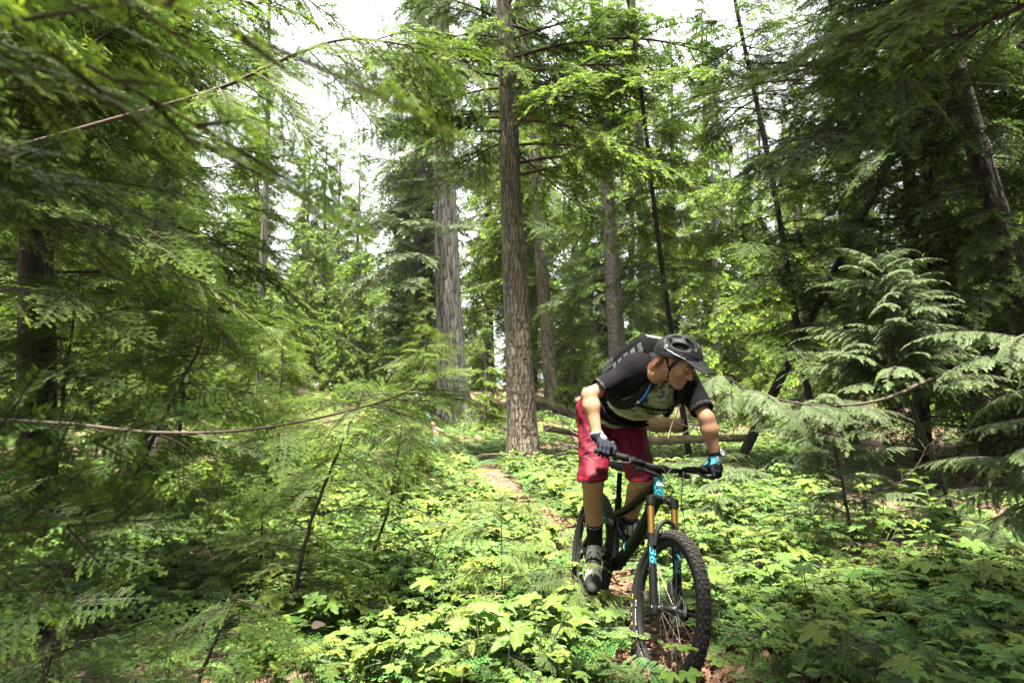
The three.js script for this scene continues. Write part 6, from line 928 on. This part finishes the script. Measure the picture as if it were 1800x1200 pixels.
  part(pk, 'hose_clip', new THREE.SphereGeometry(0.010, 12, 8).translate(...hz[3].toArray()), BK.silver);
}
// ---------------------------------------------------------------- fallen wood behind the rider
M.logWood = Object.assign(new THREE.MeshStandardMaterial({ vertexColors: true, bumpMap: barkB.bump, bumpScale: 0.03, roughness: 0.95 }), { name: 'log_wood' });
function log(name, label, a, b, r0, r1, seed, col, o = {}) {
  const base_ = a.clone(); base_.y = Math.min(a.y, b.y) - r0; const t = thing(name, base_, label, o.category ?? 'log', o.group), R = rng(seed), g = new Geo(), n = 26, sides = 18, pts = [];
  for (let k = 0; k <= n; k++) pts.push(a.clone().lerp(b, k / n).add(V((R() - 0.5) * r0 * 0.25, (R() - 0.5) * r0 * 0.25, (R() - 0.5) * r0 * 0.25)).sub(base_));
  g.tube(pts, (f) => lerp(r0, r1, f), sides, [1, 1, 1], [1, 0.7]); const p = g.p, N = pts.length * (sides + 1); for (let v = 0; v < N; v++) { const i = Math.floor(v / (sides + 1)), j = v % (sides + 1) % sides, c = pts[i], w = 1 + 0.22 * (fbm(Math.cos(j / sides * 6.28) * 2.2 + seed, Math.sin(j / sides * 6.28) * 2.2, i * 0.22, 3) - 0.44) * 2 + (i % n === 0 ? (R() - 0.6) * 0.5 : 0), q = V(p[v * 3], p[v * 3 + 1], p[v * 3 + 2]).sub(c).multiplyScalar(w).add(c); p[v * 3] = q.x; p[v * 3 + 1] = q.y; p[v * 3 + 2] = q.z; const s = 0.65 + 0.7 * fbm(j * 0.9, i * 0.25 + seed, 2, 3), m = o.moss ? sstep(0.35, 0.6, fbm(i * 0.3, j * 0.5, seed, 3)) * (g.n[v * 3 + 1] > 0 ? 1 : 0.2) : 0, cc = mix3(col.map((x) => x * s), [0.09, 0.12, 0.02], m); g.c[v * 3] = cc[0]; g.c[v * 3 + 1] = cc[1]; g.c[v * 3 + 2] = cc[2]; }
  for (let v = N; v < g.c.length / 3; v++) { g.c[v * 3] = col[0]; g.c[v * 3 + 1] = col[1]; g.c[v * 3 + 2] = col[2]; }
  const geo = g.build(true); geo.computeVertexNormals(); part(t, 'trunk', geo, M.logWood);
  for (let k = 0; k < (o.stubs ?? 0); k++) { const f = 0.1 + 0.8 * R(), q = a.clone().lerp(b, f).sub(base_), d = V(R() - 0.5, 0.4 + R(), R() - 0.2).normalize(), L = lerp(0.2, 0.7, R()), s = new Geo(); s.tube([q, q.clone().addScaledVector(d, L * 0.5), q.clone().addScaledVector(d, L).add(V(0.05, -0.04, 0))], (x) => r0 * 0.16 * (1 - 0.7 * x), 6, col); part(t, 'branch_stub', s.build(), M.wood); }
  return t;
}
const pale = [0.20, 0.15, 0.095], tan = [0.24, 0.14, 0.065], old = [0.08, 0.06, 0.042];
log('fallen_log', 'mossy broken log leaning down to the right of the tall brown trunk', P(938, 700, 13.2), P(1042, 742, 12.2), 0.11, 0.08, 3, old, { moss: true, stubs: 5 });
log('fallen_log', 'short pale barkless log lying left of the rider beside the red shorts', P(958, 752, 12.4), P(1030, 766, 12.2), 0.06, 0.05, 4, pale, { stubs: 2 });
log('fallen_log', 'big orange brown split log right behind the hips of the rider', P(1085, 740, 11.6), P(1200, 748, 11.4), 0.14, 0.12, 5, tan, { stubs: 2 });
log('fallen_log', 'long pale log below the orange log, running on behind the left arm', P(1060, 778, 11.2), P(1330, 768, 11.0), 0.075, 0.06, 6, pale, { stubs: 4 });
log('fallen_log', 'dark mossy log in the shade left of the foot of the tall brown trunk', P(800, 802, 13.6), P(892, 798, 13.5), 0.07, 0.06, 7, old, { moss: true, stubs: 2 });
log('fallen_log', 'weathered log slanting through the leaves left of the tall brown trunk', P(838, 770, 15), P(900, 800, 14.4), 0.07, 0.05, 8, pale, { stubs: 1 });
log('stump', 'pale sunlit rotten stump glimpsed through the bright boughs at the left', P(283, 790, 8.2), P(292, 722, 8.2), 0.16, 0.13, 9, [0.38, 0.3, 0.24], { category: 'stump' });
{ // loose dead sticks on and round the logs
  const R = rng(99);
  for (let k = 0; k < 46; k++) {
    const px = k < 34 ? lerp(1060, 1300, R()) : lerp(900, 1060, R()), d = lerp(10.6, 12.6, R()), b = P(px, lerp(745, 800, R()), d), gy = groundY(b.x, b.z); b.y = Math.max(gy, b.y); const a = R() * 6.28, up = R() < 0.35 ? lerp(0.5, 1.1, R()) : lerp(-0.05, 0.4, R()), L = lerp(0.35, 1.1, R()), v = V(Math.cos(a), up, -Math.sin(a) * 0.6).normalize().multiplyScalar(L), g = new Geo(), s = lerp(0.6, 1.3, R());
    g.tube([V(), v.clone().multiplyScalar(0.35).add(V((R() - 0.5) * 0.1, (R() - 0.5) * 0.08, 0)), v.clone().multiplyScalar(0.7).add(V((R() - 0.5) * 0.14, (R() - 0.5) * 0.08, 0)), v], (f) => 0.011 * (1 - 0.7 * f) * s, 5, mix3(old, [0.42, 0.34, 0.27], R()));
    const t = thing('dead_stick', b, 'bare dead stick in the tangle of brush round the logs behind the rider', 'stick', 'dead sticks of the brush pile'); part(t, 'wood', g.build(), M.wood);
  }
}
// moss streaks on the left side of the grey trunk
{
  const grey = scene.children.find((o) => o.userData.label?.startsWith('broad pale grey')); const R = rng(12), mm = std('moss', [0.16, 0.16, 0.012], 1), g = new Geo();
  for (let k = 0; k < 240; k++) { const y = lerp(5.4, 8.2, R()), a = Math.PI + (R() - 0.5) * 1.1 * Math.sin(y * 3), rr = 0.47 - 0.012 * y; const q = V(Math.cos(a) * rr - 0.2 * Math.sin(y / 20 * 3.14) - 0.012 * y, y, -Math.sin(a) * rr); g.leaf(q, V(-0.3, -1, 0).normalize(), V(0, 0, 1), V(-1, 0, 0), 0.16, 0.07, [1, 1, 1]); }
  const gg = noCol(g); const m = part(grey, 'moss', gg, Object.assign(mm, { side: THREE.DoubleSide })); m.userData.kind = 'stuff';
}

// ---------------------------------------------------------------- the plants nearest to the lens, each leaf a part
{
  const R = rng(4242), M2 = Object.fromEntries(Object.entries(LEAVES).map(([k, l]) => [k, l.map((g) => g.build())])), stems = new Map();
  const tints = [0.8, 0.95, 1.1, 1.3].map((b) => { const m = M.herb.clone(); m.name = 'herb_leaf'; m.color.setRGB(b * 1.02, b, b * 0.9); return m; });
  const info = { lobed: ['lobed_leaf_plant', 'low plant with broad lobed pale green leaves in the near undergrowth', 'near plants with broad lobed leaves'], lance: ['lance_leaf_plant', 'arching plant with two rows of lance shaped leaves in the near undergrowth', 'near plants with lance shaped leaves'], oval: ['oval_leaf_plant', 'small plant with oval leaves on the litter in the near undergrowth', 'near plants with oval leaves'] };
  function plant(kind, x, z, s, label, az = R() * 6.28) {
    const [L, S] = recipe(kind, R), t = thing(info[kind][0], G(x, z), label ?? info[kind][1], 'plant', label ? undefined : info[kind][2]); t.rotation.y = az; t.scale.setScalar(s); const tm = tints[Math.floor(R() * 4)];
    const g = new Geo(); for (const [pts, r] of S) g.tube(pts, r, 4, stemCol); part(t, 'stem', g.build(), M.herb);
    for (const [k, p, a, pi, ro, sc] of L) { const m = part(t, 'leaf', M2[k][Math.floor(R() * M2[k].length)], tm); m.position.copy(p); m.rotation.set(ro, a, pi, 'YZX'); m.scale.setScalar(sc); }
    return t;
  }
  const on = (px, py) => onGround(px, py);
  // those that the photograph singles out
  for (const [kind, px, py, s, label] of [
    ['lobed', 1250, 1010, 1.5, 'plant with one wide star shaped pale leaf right of the front wheel'], ['lobed', 1420, 1100, 1.25, 'broad lobed bright green plant in the middle of the right foreground'], ['lobed', 1560, 960, 1.3, 'tall lobed plant with level yellow green leaves, halfway to the dark thicket on the right'], ['lobed', 960, 1230, 1.1, 'broad pale lobed leaves at the bottom edge left of the front wheel'], ['lobed', 1190, 1300, 0.8, 'pale lobed plant at the bottom edge just in front of the tyre'], ['lance', 640, 1120, 1.3, 'arching lance leaved plant in the lower left foreground'], ['lance', 700, 1190, 1.2, 'lance leaved plant at the bottom edge left of the middle'], ['lance', 860, 1180, 1.1, 'lance leaved plant at the bottom edge in the middle'], ['lance', 1380, 1170, 1.3, 'lance leaved plant low in the right foreground'], ['lance', 1640, 905, 2.0, 'tall upright shoot of round bright leaves before the dark thicket'], ['lobed', 570, 1150, 0.8, 'small yellow green lobed plant in the left foreground'], ['lobed', 1060, 1160, 0.7, 'small toothed bright plant on the litter left of the front wheel'],
  ]) { const q = on(px, py); plant(kind, q.x, q.z, s, label); }
  let n = 0, tries = 0; const want = { lobed: 48, lance: 70, oval: 60 };
  for (const kind of Object.keys(want)) { n = 0; while (n < want[kind] && tries++ < 9000) { const d = lerp(2.3, 6.2, Math.pow(R(), 0.9)), x = (R() * 2 - 1) * 0.74 * d, z = -d; if (!inView(x, z, 0.1) || R() > density(x, z) * (x > 0.2 ? 1 : 0.75) || trailDist(x, z) < 0.3 || (x > 0.35 && x < 1.1 && d < 3.8)) continue; plant(kind, x, z, lerp(0.55, 1.15, R()) * (kind === 'lobed' ? 0.85 : 1)); n++; } }
  // ferns at the lower right
  const fg = [0, 1].map(() => fernGeo(R));
  for (const [px, py, s, label] of [[1790, 1090, 1.7, 'wide fern whose blurred fronds fill the lower right edge'], [1700, 1030, 1.4, 'fern behind the blurred one at the lower right edge'], [1460, 1010, 1.0, 'fern among the lobed leaves right of the front wheel']]) { const q = on(px, py), t = thing('fern', q, label, 'fern'); part(t, 'fronds', fg[n++ % 2], M.herb); t.scale.setScalar(s); }
}

// ---------------------------------------------------------------- a second rider, almost hidden by the boughs left of the tall trunks
{
  const at0 = V(P(740, 760, 9.4).x, 0, -9.4), o = thing('person', at0, 'second rider almost hidden behind the boughs, a bare arm and dark teal clothes showing', 'person'), Q = (px, py, d) => P(px, py, d).sub(at0);
  const sh = Q(744, 728, 9.5), el = Q(768, 757, 9.35), wr = Q(766, 771, 9.15), hand = Q(764, 777, 9.08), shl = Q(716, 730, 9.55), ell_ = Q(700, 757, 9.4), wrl = Q(712, 772, 9.15), hip = Q(728, 752, 10.0), nk = Q(731, 722, 9.4), hd = Q(734, 706, 9.3), kr = Q(742, 796, 9.7), kl = Q(716, 796, 9.7), ar = Q(742, 838, 9.85), al = Q(716, 838, 9.85);
  const bodyF = (p) => { let d = smin(cap(p, hip, nk, 0.12, 0.11), cap(p, sh, shl, 0.06, 0.06), 0.08); for (const [a, b, r1, r2] of [[sh, el, 0.045, 0.04], [el, wr, 0.041, 0.029], [wr, hand, 0.03, 0.03], [shl, ell_, 0.045, 0.04], [ell_, wrl, 0.04, 0.029], [hip, kr, 0.09, 0.06], [kr, ar, 0.056, 0.04], [hip, kl, 0.09, 0.06], [kl, al, 0.056, 0.04], [nk, hd, 0.05, 0.05]]) d = smin(d, cap(p, a, b, r1, r2), 0.03); return smin(d, ell(p.x - hd.x, p.y - hd.y, p.z - hd.z, 0.075, 0.105, 0.09), 0.02); };
  const [c, h] = boundsOf([hip, hd, ar, al, sh, shl, el, ell_, hand], 0.14); part(o, 'body', meshField(bodyF, c, h, 0.014), SK.skin);
  const jf = (p) => Math.min(smin(cap(p, hip, nk, 0.135, 0.125), cap(p, sh, shl, 0.075, 0.075), 0.08), cap(p, sh, sh.clone().lerp(el, 0.45), 0.068, 0.06), cap(p, shl, shl.clone().lerp(ell_, 0.5), 0.068, 0.06)) - 0.01 * (fbm(p.x * 11, p.y * 11, p.z * 11, 3) - 0.44);
  part(o, 'jersey', meshField(jf, ...boundsOf([hip, nk, sh, shl], 0.2), 0.013), std('teal_cloth', [0.01, 0.045, 0.042], 0.85));
  part(o, 'shorts', meshField((p) => smin(cap(p, hip, kr, 0.12, 0.085), cap(p, hip, kl, 0.12, 0.085), 0.05), ...boundsOf([hip, kr, kl], 0.16), 0.014), std('dark_cloth', [0.02, 0.022, 0.03], 0.8));
  part(o, 'glove', meshField((p) => smin(cap(p, wr.clone().lerp(hand, -0.2), hand, 0.036, 0.038), Math.min(...[0, 1, 2, 3].map((k) => cap(p, hand.clone().add(V((k - 1.5) * 0.02, 0.0, 0.02)), hand.clone().add(V((k - 1.5) * 0.021, -0.045, 0.035)), 0.011, 0.009))), 0.012), ...boundsOf([wr, hand], 0.09), 0.005), std('blue_glove', [0.012, 0.06, 0.10], 0.75));
  part(o, 'helmet', meshField((p) => smax(ell(p.x - hd.x, p.y - hd.y - 0.035, p.z - hd.z, 0.105, 0.115, 0.125), -(p.y - hd.y - 0.01), 0.01), ...boundsOf([hd], 0.17), 0.008), std('dark_helmet', [0.03, 0.03, 0.032], 0.4));
}

// two dead brown leaves caught in the boughs at the left
for (const [px, py, dd, label] of [[522, 690, 3.9, 'dark curled dead leaf caught in the bright boughs above the bare branch'], [547, 1104, 3.3, 'brown curled dead leaf hanging low at the left, over the litter']]) { const o = thing('dead_leaf', P(px, py, dd), label, 'leaf'), g = plainLeaf(0.075, 0.05, rng(5), [0.07, 0.03, 0.016], 1.3); for (let i = 0; i < g.c.length; i += 3) { g.c[i] = 0.018; g.c[i + 1] = 0.009; g.c[i + 2] = 0.006; } const m = part(o, 'blade', g.build(), M.wood); m.material.side = THREE.DoubleSide; o.rotation.set(0.5, 0.6, 0.3); }
renderer.render(scene, camera);
